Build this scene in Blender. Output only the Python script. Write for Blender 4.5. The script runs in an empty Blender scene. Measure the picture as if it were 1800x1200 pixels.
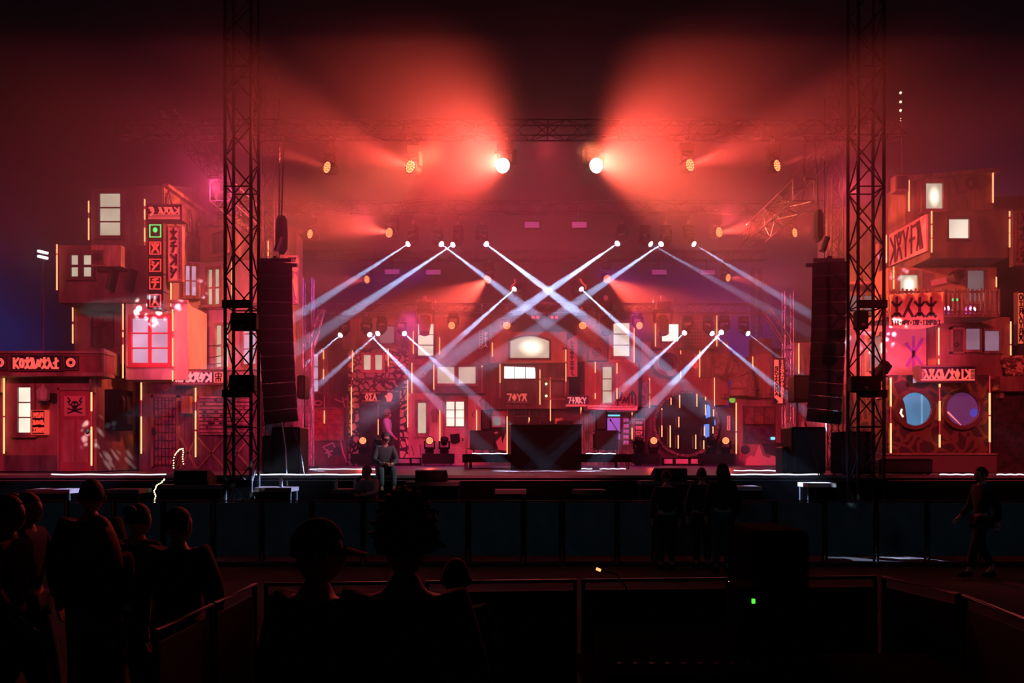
import bpy, bmesh, math, random
from mathutils import Vector, Matrix

random.seed(7)
sc = bpy.context.scene
COL = sc.collection
F, HC = 1500.0, 2.0          # focal length in pixels of the 1800 px frame, camera height

# ------------------------------------------------------------------ camera, world, exposure
cam_d = bpy.data.cameras.new('camera')
cam = bpy.data.objects.new('camera', cam_d)
COL.objects.link(cam)
cam.location = (0, 0, HC)
cam.rotation_euler = (math.pi / 2, 0, 0)
cam_d.lens = 30; cam_d.sensor_width = 36
cam_d.shift_y = 195 / 1800
cam_d.clip_end = 300
sc.camera = cam
sc.view_settings.view_transform = 'Standard'
sc.view_settings.look = 'None'
sc.view_settings.gamma = 1
sc.view_settings.exposure = 0.0
world = bpy.data.worlds.new('night')
sc.world = world
world.use_nodes = True
world.node_tree.nodes['Background'].inputs[0].default_value = (0.25, 0.45, 0.6, 1)
world.node_tree.nodes['Background'].inputs[1].default_value = 0.0022
sc.cycles.volume_bounces = 0
sc.cycles.max_bounces = 4
sc.cycles.diffuse_bounces = 2
sc.cycles.glossy_bounces = 2
sc.cycles.transparent_max_bounces = 40
sc.cycles.sample_clamp_indirect = 2.0
sc.cycles.use_light_tree = True

def P(px, py, Y):
    return Vector(((px - 900) / F * Y, Y, HC + (795 - py) / F * Y))
def X(px, Y): return (px - 900) / F * Y
def Z(py, Y): return HC + (795 - py) / F * Y

# ------------------------------------------------------------------ lights of the rig, added fill spots
def gobo(l, scale, lo, hi):
    l.use_nodes = True
    nt = l.node_tree
    em = [n for n in nt.nodes if n.type == 'EMISSION'][0]
    g = nt.nodes.new('ShaderNodeTexCoord'); v = nt.nodes.new('ShaderNodeTexVoronoi')
    v.inputs['Scale'].default_value = scale
    r = nt.nodes.new('ShaderNodeMapRange')
    r.inputs[1].default_value = lo; r.inputs[2].default_value = hi
    r.inputs[3].default_value = 1; r.inputs[4].default_value = 0
    nt.links.new(g.outputs['Normal'], v.inputs['Vector'])
    nt.links.new(v.outputs['Distance'], r.inputs[0])
    nt.links.new(r.outputs[0], em.inputs['Strength'])

def spot(p, t, e, col, ang, blend=.3, r=.06, name='spot_lamp', parent=None, goboargs=None):
    l = bpy.data.lights.new(name, 'SPOT')
    l.energy = e; l.color = col; l.spot_size = math.radians(ang); l.spot_blend = blend; l.shadow_soft_size = r
    if goboargs: gobo(l, *goboargs)
    o = bpy.data.objects.new(name, l); COL.objects.link(o)
    o.location = p
    o.rotation_euler = (Vector(t) - Vector(p)).to_track_quat('-Z', 'Y').to_euler()
    return o
def area(p, t, e, col, sx, sy, name='flood_lamp', spread=180):
    l = bpy.data.lights.new(name, 'AREA'); l.shape = 'RECTANGLE'; l.size = sx; l.size_y = sy; l.energy = e; l.color = col
    l.spread = math.radians(spread)
    o = bpy.data.objects.new(name, l); COL.objects.link(o); o.location = p
    o.rotation_euler = (Vector(t) - Vector(p)).to_track_quat('-Z', 'Y').to_euler()
    return o
RED = (1, .075, .07); PINK = (1, .06, .16); ORA = (1, .17, .08); WHT = (.85, .95, 1); BLU = (.08, .2, 1); PUR = (.4, .08, 1)
# unseen floods put in over the crowd and at mid truss, lighting the set
spot((4, 7, 6.4), P(560, 700, 32), 24000, PINK, 34, 1, .3, 'set_fill')
spot((-4, 7, 6.4), P(1240, 700, 32), 31000, (1, .07, .11), 34, 1, .3, 'set_fill')
spot((0, 7, 6.2), P(900, 690, 32), 14000, RED, 30, 1, .3, 'set_fill')
spot(P(720, 545, 27), P(720, 820, 28), 900, (.75, .05, .5), 120, 1, .2, 'set_fill')
spot(P(1120, 545, 27), P(1120, 820, 28), 900, (.8, .05, .4), 120, 1, .2, 'set_fill')
spot((0, 8, 7.5), (0, 21, 1.5), 7500, (1, .12, .18), 26, 1, .2, 'deck_fill')
# unseen red point lights added in place of light scattering again in the haze
def bulb(p, e, col):
    l = bpy.data.lights.new('haze_fill', 'POINT'); l.energy = e; l.color = col; l.shadow_soft_size = .2
    o = bpy.data.objects.new('haze_fill', l); COL.objects.link(o); o.location = p
bulb(P(960, 260, 24), 130, (1, .07, .10)); bulb(P(640, 380, 24), 130, (1, .07, .1)); bulb(P(1280, 380, 24), 130, (1, .07, .1)); bulb(P(960, 500, 29), 25, (1, .06, .16))
bulb(P(380, 330, 20), 170, (1, .06, .2)); bulb(P(1500, 330, 20), 130, (1, .06, .13))
spot(Vector((-2.5, 27, 7.7)), Vector((-9, 26, 6.2)), 800, (.45, .06, 1), 50, 1, .2, 'side_fill')  # unseen purple spots added to tint the mid haze
spot(Vector((2.5, 27, 7.7)), Vector((9, 26, 6.2)), 1000, (.45, .06, 1), 50, 1, .2, 'side_fill')
# unseen spots put over the stage and the crowd to light the side houses
spot(Vector((-1.5, 19.5, 9.0)), P(330, 520, 23), 12000, ORA, 50, .8, .2, 'side_fill')
spot(Vector((1.5, 19.5, 9.0)), P(1560, 520, 22), 13000, ORA, 50, .8, .2, 'side_fill')
spot(Vector((-7, 8.0, 7.2)), P(150, 640, 21), 4600, PINK, 46, .8, .2, 'side_fill')
spot(Vector((7, 8.0, 7.2)), P(1680, 640, 21), 4600, (1, .06, .1), 46, .8, .2, 'side_fill')
# unseen dim cool spots added to brighten the pit barrier panels
for x_ in (-9, 0, 9): spot(Vector((x_, 8.5, 5)), Vector((x_, 15.5, .5)), 34, (.45, .75, 1), 95, 1, .5, 'barrier_fill')
spot(Vector((8.8, 17, 3.8)), P(1590, 615, 21.7), 1300, (1, .1, .25), 40, 1, .2, 'side_fill')  # unseen pink spots added to brighten the side walls
spot(Vector((-7.2, 17, 3.9)), P(340, 590, 23), 1300, (1, .1, .22), 40, 1, .2, 'side_fill')
# blue floods behind the houses, seen only in the haze
spot(Vector((-13.2, 25, 2.2)), Vector((-17, 26, 4)), 8000, (.02, .13, 1), 100, 1, .2, 'rear_flood')
spot(Vector((13.5, 27, 4.0)), Vector((17, 30, 14)), 9000, (.3, .08, 1), 35, .6, .2, 'rear_flood')
spot(Vector((9.6, 37, 2.0)), Vector((9.6, 36, 10)), 7000, PUR, 60, 1, .2, 'rear_flood')
# white search beams that break up on the side houses and on the mast feet
DOTS = (62, .38, .44)
spot(Vector((-7.5, 13, 4.2)), P(268, 545, 21.4), 45000, WHT, 6, .3, .03, 'search_beam', None, DOTS)
spot(Vector((-7.5, 13, 4.2)), P(330, 520, 22.5), 14000, (.8, .6, 1), 5, .3, .03, 'search_beam', None, DOTS)
spot(Vector((7.5, 13, 4.2)), P(1545, 590, 21.6), 30000, (.9, .85, 1), 6, .3, .03, 'search_beam', None, DOTS)
spot(Vector((7.5, 13, 4.2)), P(1575, 470, 22), 14000, (.8, .6, 1), 4, .3, .03, 'search_beam', None, DOTS)
spot(Vector((-7, 13, 6)), P(183, 780, 21), 9000, WHT, 7, .3, .03, 'search_beam', None, DOTS)
spot(Vector((-2, 12.5, 6)), P(430, 862, 17.3), 2200, WHT, 8, .3, .03, 'search_beam', None, DOTS)
spot(Vector((3, 12.5, 6)), P(1490, 890, 16.4), 2200, WHT, 12, .3, .03, 'search_beam', None, (50, .24, .3))
spot(Vector((3.5, 16.4, 4.6)), P(680, 805, 18.1), 900, WHT, 13, .6, .1, 'key_lamp')

# ------------------------------------------------------------------ helpers: materials
MATS = {}
def mat(name, col, rough=.7, metal=0., kind=None, col2=None, scale=1., bump=0., em=None, es=0., spec=.3):
    if name in MATS: return MATS[name]
    m = bpy.data.materials.new(name); m.use_nodes = True
    nt = m.node_tree; L = nt.links.new
    b = nt.nodes['Principled BSDF']
    b.inputs['Base Color'].default_value = (*col, 1)
    b.inputs['Roughness'].default_value = rough; b.inputs['Metallic'].default_value = metal
    b.inputs['Specular IOR Level'].default_value = spec
    if em:
        b.inputs['Emission Color'].default_value = (*em, 1); b.inputs['Emission Strength'].default_value = es
        m.cycles.emission_sampling = 'NONE'
    if kind:
        tc = nt.nodes.new('ShaderNodeTexCoord'); sp = nt.nodes.new('ShaderNodeSeparateXYZ'); L(tc.outputs['Object'], sp.inputs[0])
        ad = nt.nodes.new('ShaderNodeMath'); L(sp.outputs[0], ad.inputs[0]); L(sp.outputs[1], ad.inputs[1])
        cb = nt.nodes.new('ShaderNodeCombineXYZ'); L(ad.outputs[0], cb.inputs[0]); L(sp.outputs[2], cb.inputs[1])
        vec = cb.outputs[0]
        c2 = col2 or tuple(c * .35 for c in col)
        no = nt.nodes.new('ShaderNodeTexNoise'); no.inputs['Scale'].default_value = 2.2 * scale; no.inputs['Detail'].default_value = 7; no.inputs['Roughness'].default_value = .65
        st = nt.nodes.new('ShaderNodeMapping'); st.inputs['Scale'].default_value = (1, .28, 1) if kind in ('grime', 'vplanks', 'corrugated') else (1, 1, 1)
        L(vec, st.inputs[0]); L(st.outputs[0], no.inputs['Vector'])
        rm = nt.nodes.new('ShaderNodeValToRGB'); rm.color_ramp.elements[0].position = .38; rm.color_ramp.elements[1].position = .62
        rm.color_ramp.elements[0].color = (*c2, 1); rm.color_ramp.elements[1].color = (*col, 1)
        L(no.outputs[0], rm.inputs[0])
        out = rm.outputs[0]
        hgt = no.outputs[0]
        def mult(a, fac):
            mx = nt.nodes.new('ShaderNodeMix'); mx.data_type = 'RGBA'; mx.blend_type = 'MULTIPLY'; mx.inputs[0].default_value = 1
            L(a, mx.inputs[6]); L(fac, mx.inputs[7]); return mx.outputs[2]
        if kind in ('vplanks', 'hplanks', 'brick', 'corrugated'):
            if kind == 'brick':
                br = nt.nodes.new('ShaderNodeTexBrick'); br.inputs['Scale'].default_value = 3 * scale
                br.inputs['Color1'].default_value = (1, 1, 1, 1); br.inputs['Color2'].default_value = (.7, .7, .7, 1); br.inputs['Mortar'].default_value = (.25, .25, .25, 1)
                L(vec, br.inputs['Vector']); o2 = br.outputs[0]
            else:
                wv = nt.nodes.new('ShaderNodeTexWave'); wv.bands_direction = 'Y' if kind == 'hplanks' else 'X'
                wv.wave_profile = 'SIN' if kind == 'corrugated' else 'SAW'
                wv.inputs['Scale'].default_value = scale * (2.2 if kind == 'corrugated' else 1.4); wv.inputs['Distortion'].default_value = .15
                L(vec, wv.inputs['Vector'])
                r2 = nt.nodes.new('ShaderNodeValToRGB'); r2.color_ramp.elements[0].color = (.3, .3, .3, 1); r2.color_ramp.elements[1].position = .12 if kind != 'corrugated' else .6
                L(wv.outputs[1], r2.inputs[0]); o2 = r2.outputs[0]
                hgt = wv.outputs[1]
            out = mult(out, o2)
        if kind == 'squiggle':
            wp = nt.nodes.new('ShaderNodeTexNoise'); wp.inputs['Scale'].default_value = 1.6; L(vec, wp.inputs['Vector'])
            mv = nt.nodes.new('ShaderNodeMix'); mv.data_type = 'VECTOR'; mv.inputs[0].default_value = .42; L(vec, mv.inputs[4]); L(wp.outputs[1], mv.inputs[5])
            vo = nt.nodes.new('ShaderNodeTexVoronoi'); vo.feature = 'DISTANCE_TO_EDGE'; vo.inputs['Scale'].default_value = 4.2 * scale; L(mv.outputs[1], vo.inputs['Vector'])
            r3 = nt.nodes.new('ShaderNodeValToRGB'); r3.color_ramp.elements[0].position = .09; r3.color_ramp.elements[1].position = .13
            r3.color_ramp.elements[0].color = (*c2, 1); r3.color_ramp.elements[1].color = (*col, 1); L(vo.outputs[0], r3.inputs[0]); out = r3.outputs[0]
        if kind == 'spots':
            rm.color_ramp.elements[0].position = .5; rm.color_ramp.elements[1].position = .53
        L(out, b.inputs['Base Color'])
        if bump:
            bp = nt.nodes.new('ShaderNodeBump'); bp.inputs['Strength'].default_value = bump; bp.inputs['Distance'].default_value = .03
            L(hgt, bp.inputs['Height']); L(bp.outputs[0], b.inputs['Normal'])
    MATS[name] = m
    return m

def pane_mat(name, col, es=0., hot=0., seed=0.):
    """lit window film: glow of a lamp behind put into its emission, uneven with a hot spot"""
    if name in MATS: return MATS[name]
    m = mat(name, (.08, .08, .08), .5, em=col, es=es)
    nt = m.node_tree; L = nt.links.new; b = nt.nodes['Principled BSDF']
    tc = nt.nodes.new('ShaderNodeTexCoord')
    no = nt.nodes.new('ShaderNodeTexNoise'); no.inputs['Scale'].default_value = 1.3; no.inputs['Detail'].default_value = 1
    L(tc.outputs['Object'], no.inputs['Vector'])
    r = nt.nodes.new('ShaderNodeMapRange'); r.inputs[1].default_value = .3; r.inputs[2].default_value = .7; r.inputs[3].default_value = .75 * es; r.inputs[4].default_value = 1.2 * es
    L(no.outputs[0], r.inputs[0]); out = r.outputs[0]
    if hot:
        mp = nt.nodes.new('ShaderNodeMapping'); mp.inputs['Location'].default_value = (-.55, -.5, -.5); L(tc.outputs['Generated'], mp.inputs[0])
        ln = nt.nodes.new('ShaderNodeVectorMath'); ln.operation = 'LENGTH'
        sx = nt.nodes.new('ShaderNodeVectorMath'); sx.operation = 'MULTIPLY'; sx.inputs[1].default_value = (1, 0, .8); L(mp.outputs[0], sx.inputs[0]); L(sx.outputs[0], ln.inputs[0])
        r2 = nt.nodes.new('ShaderNodeMapRange'); r2.interpolation_type = 'SMOOTHSTEP'; r2.inputs[1].default_value = 0; r2.inputs[2].default_value = .42; r2.inputs[3].default_value = hot; r2.inputs[4].default_value = 0
        L(ln.outputs['Value'], r2.inputs[0])
        a = nt.nodes.new('ShaderNodeMath'); L(out, a.inputs[0]); L(r2.outputs[0], a.inputs[1]); out = a.outputs[0]
    L(out, b.inputs['Emission Strength'])
    return m

BLACK = mat('black_paint', (.005, .005, .006), .6, spec=.12)
LAMPBLK = mat('lamp_black', (.004, .004, .004), .9, spec=.05)
GRILLE = mat('speaker_grille', (.02, .02, .022), .8, kind='plain', col2=(.01, .01, .01), scale=20)
CAB = mat('speaker_cabinet', (.028, .028, .03), .5)
ALU = mat('aluminium', (.28, .28, .3), .35, .9)
DARKALU = mat('dark_truss', (.02, .02, .022), .7)
ROOFT = mat('roof_truss_paint', (.025, .02, .02), .7)
STEEL = mat('dark_steel', (.05, .05, .055), .4, .6)
WOOD = mat('painted_wood', (.42, .3, .22), .7, kind='vplanks', scale=1.4, bump=.3)
DWOOD = mat('dark_wood', (.16, .1, .08), .75, kind='vplanks', scale=1.3, bump=.3)
HWOOD = mat('horizontal_boards', (.34, .25, .2), .75, kind='hplanks', scale=2.6, bump=.3)
PLAST = mat('stained_plaster', (.45, .34, .27), .85, kind='grime')
DPLAST = mat('dark_plaster', (.17, .13, .13), .85, kind='grime')
PALE = mat('pale_plaster', (.6, .5, .42), .85, kind='grime', col2=(.4, .33, .28))
BRICK = mat('brick', (.5, .36, .27), .85, kind='brick', scale=1.2)
CORR = mat('corrugated_sheet', (.3, .27, .28), .5, .2, kind='corrugated', scale=2.2, bump=.6)
SQUIG = mat('squiggle_paint', (.62, .42, .36), .8, kind='squiggle', col2=(.03, .02, .03), scale=1.5)
SQUIG2 = mat('faint_squiggle_paint', (.055, .03, .035), .7, kind='squiggle', col2=(.16, .07, .05), scale=1.1)
FRAME = mat('window_frame', (.4, .22, .18), .6, kind='grime')
DFRAME = mat('dark_frame', (.1, .06, .055), .6)
SIGNBK = mat('sign_black', (.018, .012, .02), .5)
SIGNYL = mat('sign_cream', (.9, .68, .5), .6, kind='grime', col2=(.55, .4, .28), scale=.6)
INK = mat('sign_ink', (.04, .01, .03), .7)
PURP = mat('purple_spray', (.3, .08, .6), .8)
GLOWTXT = mat('glow_letters', (.5, .2, .15), .5, em=(1, .13, .1), es=.75)  # low glow put into the letters themselves
PINKTXT = mat('glow_pink_letters', (.6, .3, .3), .5, em=(1, .3, .33), es=.7)
GREEN = mat('green_neon', (.1, .5, .2), .5, em=(.02, 1, .2), es=1.)
REDNEON = mat('red_neon', (.5, .1, .1), .5, em=(1, .09, .06), es=.6)
TUBE = mat('tube_lit', (.5, .2, .1), .5, em=(1, .27, .11), es=2.8)
TUBEOFF = mat('tube_dim', (.3, .12, .12), .4, em=(1, .06, .08), es=.25)
LENS = mat('lens_red', (.1, .02, .02), .3, em=(1, .1, .03), es=.35)
LED = mat('lens_led', (.5, .2, .1), .3, em=(1, .36, .12), es=2.4)
LENSW = mat('lens_white', (.5, .5, .5), .3, em=(1, .82, .62), es=12)
LENSB = mat('lens_beam', (.5, .5, .5), .3, em=(.75, .85, 1), es=6)
_nt = LENSB.node_tree; _o = [n for n in _nt.nodes if n.type == 'OUTPUT_MATERIAL'][0]     # clear glowing glass: the lamp behind shines through
_t = _nt.nodes.new('ShaderNodeBsdfTransparent'); _a = _nt.nodes.new('ShaderNodeAddShader')
_nt.links.new(_nt.nodes['Principled BSDF'].outputs[0], _a.inputs[0]); _nt.links.new(_t.outputs[0], _a.inputs[1]); _nt.links.new(_a.outputs[0], _o.inputs['Surface'])
STRIPW = mat('white_glare', (.5, .5, .5), .3, em=(.82, .9, 1), es=2.2)
PANE = pane_mat('pane_warm', (.68, .62, .46), .8)
PANEHOT = pane_mat('pane_bulb_glow', (.8, .72, .55), .75, 2.2)
PANEBR = pane_mat('pane_bright', (1, .92, .74), 1.0)
PANEWHITE = pane_mat('pane_white', (1, .97, .88), 1.7)
PANEPINK = pane_mat('pane_pink', (.85, .5, .75), .75)
PANEGREY = pane_mat('pane_grey', (.5, .38, .42), .3)
PANEBLUE = pane_mat('pane_blue', (.06, .42, .8), .55)
PANEPUR = pane_mat('pane_purple', (.3, .06, .3), .35)
DARKGL = mat('dark_glass', (.02, .015, .02), .15, spec=.6)
CLOTH = mat('banner_cloth', (.75, .42, .28), .85, kind='grime', col2=(.65, .34, .2), scale=.5)
PINKCL = mat('pink_board', (.7, .35, .4), .8, kind='grime', col2=(.55, .25, .3), scale=.5)
TARP = mat('crumpled_tarp', (.7, .4, .25), .45, kind='spots', col2=(.12, .05, .04), scale=3, bump=1.)
DECK = mat('stage_deck', (.18, .15, .16), .38, kind='plain', col2=(.12, .1, .11), scale=1.5, spec=.5)
SKIRT = mat('black_skirt', (.0018, .0018, .002), 1, spec=.02)
GROUND = mat('trampled_ground', (.05, .035, .025), .95, kind='plain', col2=(.022, .017, .013), scale=2, bump=.5)
PANELF = mat('barrier_sheet', (.2, .26, .29), .6, kind='plain', col2=(.12, .15, .17), scale=1)
SKIN = mat('skin', (.45, .26, .19), .6)
HAIR = mat('dark_hair', (.03, .02, .015), .7)
BRHAIR = mat('brown_hair', (.14, .07, .04), .7)
JKT = mat('black_cloth', (.02, .02, .024), .9)
GREYC = mat('grey_cloth', (.32, .31, .33), .9)
TEALC = mat('blue_grey_cloth', (.06, .08, .09), .85)
DENIM = mat('denim', (.04, .05, .08), .9)
CABLE = mat('cable', (.015, .015, .015), .6)
FAIRY = mat('fairy_bulb', (.5, .5, .3), .5, em=(1, .9, .45), es=3)
CYAN = mat('cyan_light', (.1, .3, .4), .5, em=(.15, .75, 1), es=1.2)
ROSE = mat('rose_paint', (.65, .3, .4), .8)
PHONEL = mat('phone_screen', (.1, .1, .1), .3, em=(.4, .8, 1), es=1.2)

# ------------------------------------------------------------------ helpers: mesh building
def dirs(v):
    v = v.normalized(); a = Vector((0, 0, 1)) if abs(v.z) < .9 else Vector((1, 0, 0))
    s = v.cross(a).normalized(); return s, s.cross(v).normalized()

class MB:
    def __init__(s): s.v = []; s.f = []; s.m = []; s.mi = 0
    def add(s, vs, fs):
        n = len(s.v); s.v += [Vector(q) for q in vs]; s.f += [[i + n for i in f] for f in fs]; s.m += [s.mi] * len(fs); return s
    def hexa(s, c):      # 8 corners, bottom ring then top ring
        return s.add(c, [(0, 3, 2, 1), (4, 5, 6, 7), (0, 1, 5, 4), (1, 2, 6, 5), (2, 3, 7, 6), (3, 0, 4, 7)])
    def box(s, x0, x1, y0, y1, z0, z1):
        return s.hexa([(x0, y0, z0), (x1, y0, z0), (x1, y1, z0), (x0, y1, z0), (x0, y0, z1), (x1, y0, z1), (x1, y1, z1), (x0, y1, z1)])
    def bbox(s, x0, x1, y0, y1, z0, z1, b=.02):   # box with chamfered edges
        pts = []
        for z, i in ((z0, b), (z0 + b, 0), (z1 - b, 0), (z1, b)):
            pts.append([(x0 + b + i, y0 + i, z), (x1 - b - i, y0 + i, z), (x1 - i, y0 + b + i, z), (x1 - i, y1 - b - i, z), (x1 - b - i, y1 - i, z), (x0 + b + i, y1 - i, z), (x0 + i, y1 - b - i, z), (x0 + i, y0 + b + i, z)])
        return s.loft(pts)
    def loft(s, rings, cap=True):
        n = len(rings[0]); vs = [q for r in rings for q in r]; fs = []
        for k in range(len(rings) - 1):
            for i in range(n):
                j = (i + 1) % n; fs.append((k * n + i, k * n + j, (k + 1) * n + j, (k + 1) * n + i))
        if cap: fs.append(tuple(range(n - 1, -1, -1))); fs.append(tuple((len(rings) - 1) * n + i for i in range(n)))
        return s.add(vs, fs)
    def tube(s, a, b, r, r2=None, n=8):
        a = Vector(a); b = Vector(b); r2 = r if r2 is None else r2
        if (b - a).length < 1e-6: return s
        u, w = dirs(b - a)
        return s.loft([[p + (u * math.cos(t) + w * math.sin(t)) * q for t in [2 * math.pi * i / n for i in range(n)]] for p, q in ((a, r), (b, r2))])
    def path(s, pts, r, n=6):
        pts = [Vector(p) for p in pts]; rings = []
        u, w = dirs(pts[1] - pts[0])
        for i, p in enumerate(pts):
            d = (pts[min(i + 1, len(pts) - 1)] - pts[max(i - 1, 0)]).normalized()
            u = (u - d * u.dot(d)).normalized(); w = d.cross(u)
            q = r[i] if isinstance(r, (list, tuple)) else r
            rings.append([p + (u * math.cos(2 * math.pi * k / n) + w * math.sin(2 * math.pi * k / n)) * q for k in range(n)])
        return s.loft(rings)
    def lathe(s, prof, c, ax, n=20):  # prof: (radius, distance along axis)
        c = Vector(c); ax = Vector(ax).normalized(); u, w = dirs(ax)
        return s.loft([[c + ax * h + (u * math.cos(2 * math.pi * k / n) + w * math.sin(2 * math.pi * k / n)) * max(q, 1e-4) for k in range(n)] for q, h in prof])
    def ball(s, c, rx, ry, rz, n=12, fn=None):
        c = Vector(c); rings = []
        for i in range(1, n):
            t = math.pi * i / n
            rings.append([Vector((math.sin(t) * math.cos(a), math.sin(t) * math.sin(a), math.cos(t))) for a in [2 * math.pi * k / (n + 4) for k in range(n + 4)]])
        if fn: rings = [[fn(q) for q in r] for r in rings]
        return s.loft([[c + Vector((q.x * rx, q.y * ry, q.z * rz)) for q in r] for r in rings])
    def build(s, name, m, parent=None, local=False, smooth=False, origin=None):
        me = bpy.data.meshes.new(name)
        if origin is None:
            if parent is not None and not local: origin = Vector(parent['w'])
            elif parent is None and not local:
                lo = [min(v[i] for v in s.v) for i in range(3)]; hi = [max(v[i] for v in s.v) for i in range(3)]
                origin = Vector(((lo[0] + hi[0]) / 2, (lo[1] + hi[1]) / 2, lo[2]))
            else: origin = Vector((0, 0, 0))
        me.from_pydata([tuple(v - origin) for v in s.v], [], s.f)
        ms = m if isinstance(m, (list, tuple)) else [m]
        for q in ms: me.materials.append(q)
        for p, i in zip(me.polygons, s.m): p.material_index = i; p.use_smooth = smooth
        bm = bmesh.new(); bm.from_mesh(me); bmesh.ops.recalc_face_normals(bm, faces=bm.faces); bm.to_mesh(me); bm.free()
        o = bpy.data.objects.new(name, me); COL.objects.link(o)
        if parent is not None:
            o.parent = parent
            o['w'] = tuple(origin)
            if not local: o.location = origin - Vector(parent['w'])
        elif not local: o.location = origin; o['w'] = tuple(origin)
        return o

def tag(o, label, cat, group=None, kind=None):
    if label: o['label'] = label
    if cat: o['category'] = cat
    if group: o['group'] = group
    if kind: o['kind'] = kind
    return o
def thing(name, label, cat, loc, group=None):
    o = bpy.data.objects.new(name, None); COL.objects.link(o); o.empty_display_size = .2
    o.location = loc; o['w'] = tuple(loc)
    return tag(o, label, cat, group)
def copy_tree(o, parent=None):
    c = o.copy(); COL.objects.link(c); c.parent = parent
    for ch in list(o.children): copy_tree(ch, c)
    return c

class Face:
    """a vertical plane through two ground points; reads photo pixels as points on it"""
    def __init__(s, pa, Ya, pb, Yb):
        s.A = Vector((X(pa, Ya), Ya, 0)); s.B = Vector((X(pb, Yb), Yb, 0))
        s.u = (s.B - s.A).normalized(); s.n = Vector((s.u.y, -s.u.x, 0)); s.Y = Ya
    def uv(s, px, py):
        d = Vector(((px - 900) / F, 1, (795 - py) / F)); C = Vector((0, 0, HC))
        t = (s.A - C).dot(s.n) / d.dot(s.n); p = C + d * t
        return (p - s.A).dot(s.u), p.z
    def W(s, u, z, d=0.): return s.A + s.u * u + Vector((0, 0, z)) + s.n * d
    def at(s, px, py, d=0.): return s.W(*s.uv(px, py), d)
    def rect(s, x0, y0, x1, y1):
        c = (x0 + x1) / 2; return s.uv(x0, y0)[0], s.uv(x1, y0)[0], s.uv(c, y1)[1], s.uv(c, y0)[1]
    def ubox(s, mb, u0, u1, z0, z1, d0, d1):
        return mb.hexa([s.W(u0, z0, d1), s.W(u1, z0, d1), s.W(u1, z0, d0), s.W(u0, z0, d0), s.W(u0, z1, d1), s.W(u1, z1, d1), s.W(u1, z1, d0), s.W(u0, z1, d0)])
    def box(s, mb, x0, y0, x1, y1, d0=0., d1=.05):
        u0, u1, z0, z1 = s.rect(x0, y0, x1, y1); return s.ubox(mb, u0, u1, z0, z1, d0, d1)
    def poly(s, mb, pts, d0=0., d1=.02):
        uv = [s.uv(*p) for p in pts]; n = len(uv)
        return mb.loft([[s.W(u, z, d0) for u, z in uv], [s.W(u, z, d1) for u, z in uv]])
    def disc(s, mb, px, py, r, d0=0., d1=.02, n=24, r2=None):
        u, z = s.uv(px, py); rr = abs(s.uv(px + r, py)[0] - u)
        return mb.loft([[s.W(u + rr * math.cos(2 * math.pi * k / n), z + rr * math.sin(2 * math.pi * k / n), d) for k in range(n)] for d in (d0, d1)])
    def ring(s, mb, px, py, r, w, d0=0., d1=.03, n=28, sy=1.):
        u, z = s.uv(px, py); q = abs(s.uv(px + 1, py)[0] - u)
        R = []
        for rad, d in ((r - w, d0), (r, d0), (r, d1), (r - w, d1)):
            R.append([s.W(u + rad * q * math.cos(2 * math.pi * k / n), z + rad * q * sy * math.sin(2 * math.pi * k / n), d) for k in range(n)])
        return mb.loft(R + [R[0]], cap=False)
    def stroke(s, mb, pts, w, d0=0., d1=.012):     # pts in (u, z) metres
        for (a, b) in zip(pts[:-1], pts[1:]):
            a = Vector(a); b = Vector(b); v = b - a
            if v.length < 1e-5: continue
            v.normalize(); q = Vector((-v.y, v.x)) * w / 2; a2 = a - v * w * .4; b2 = b + v * w * .4
            mb.loft([[s.W(p.x, p.y, d) for p in (a2 - q, b2 - q, b2 + q, a2 + q)] for d in (d0, d1)])
    def pstroke(s, mb, pts, w, d0=0., d1=.012): s.stroke(mb, [s.uv(*p) for p in pts], w, d0, d1)

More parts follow.
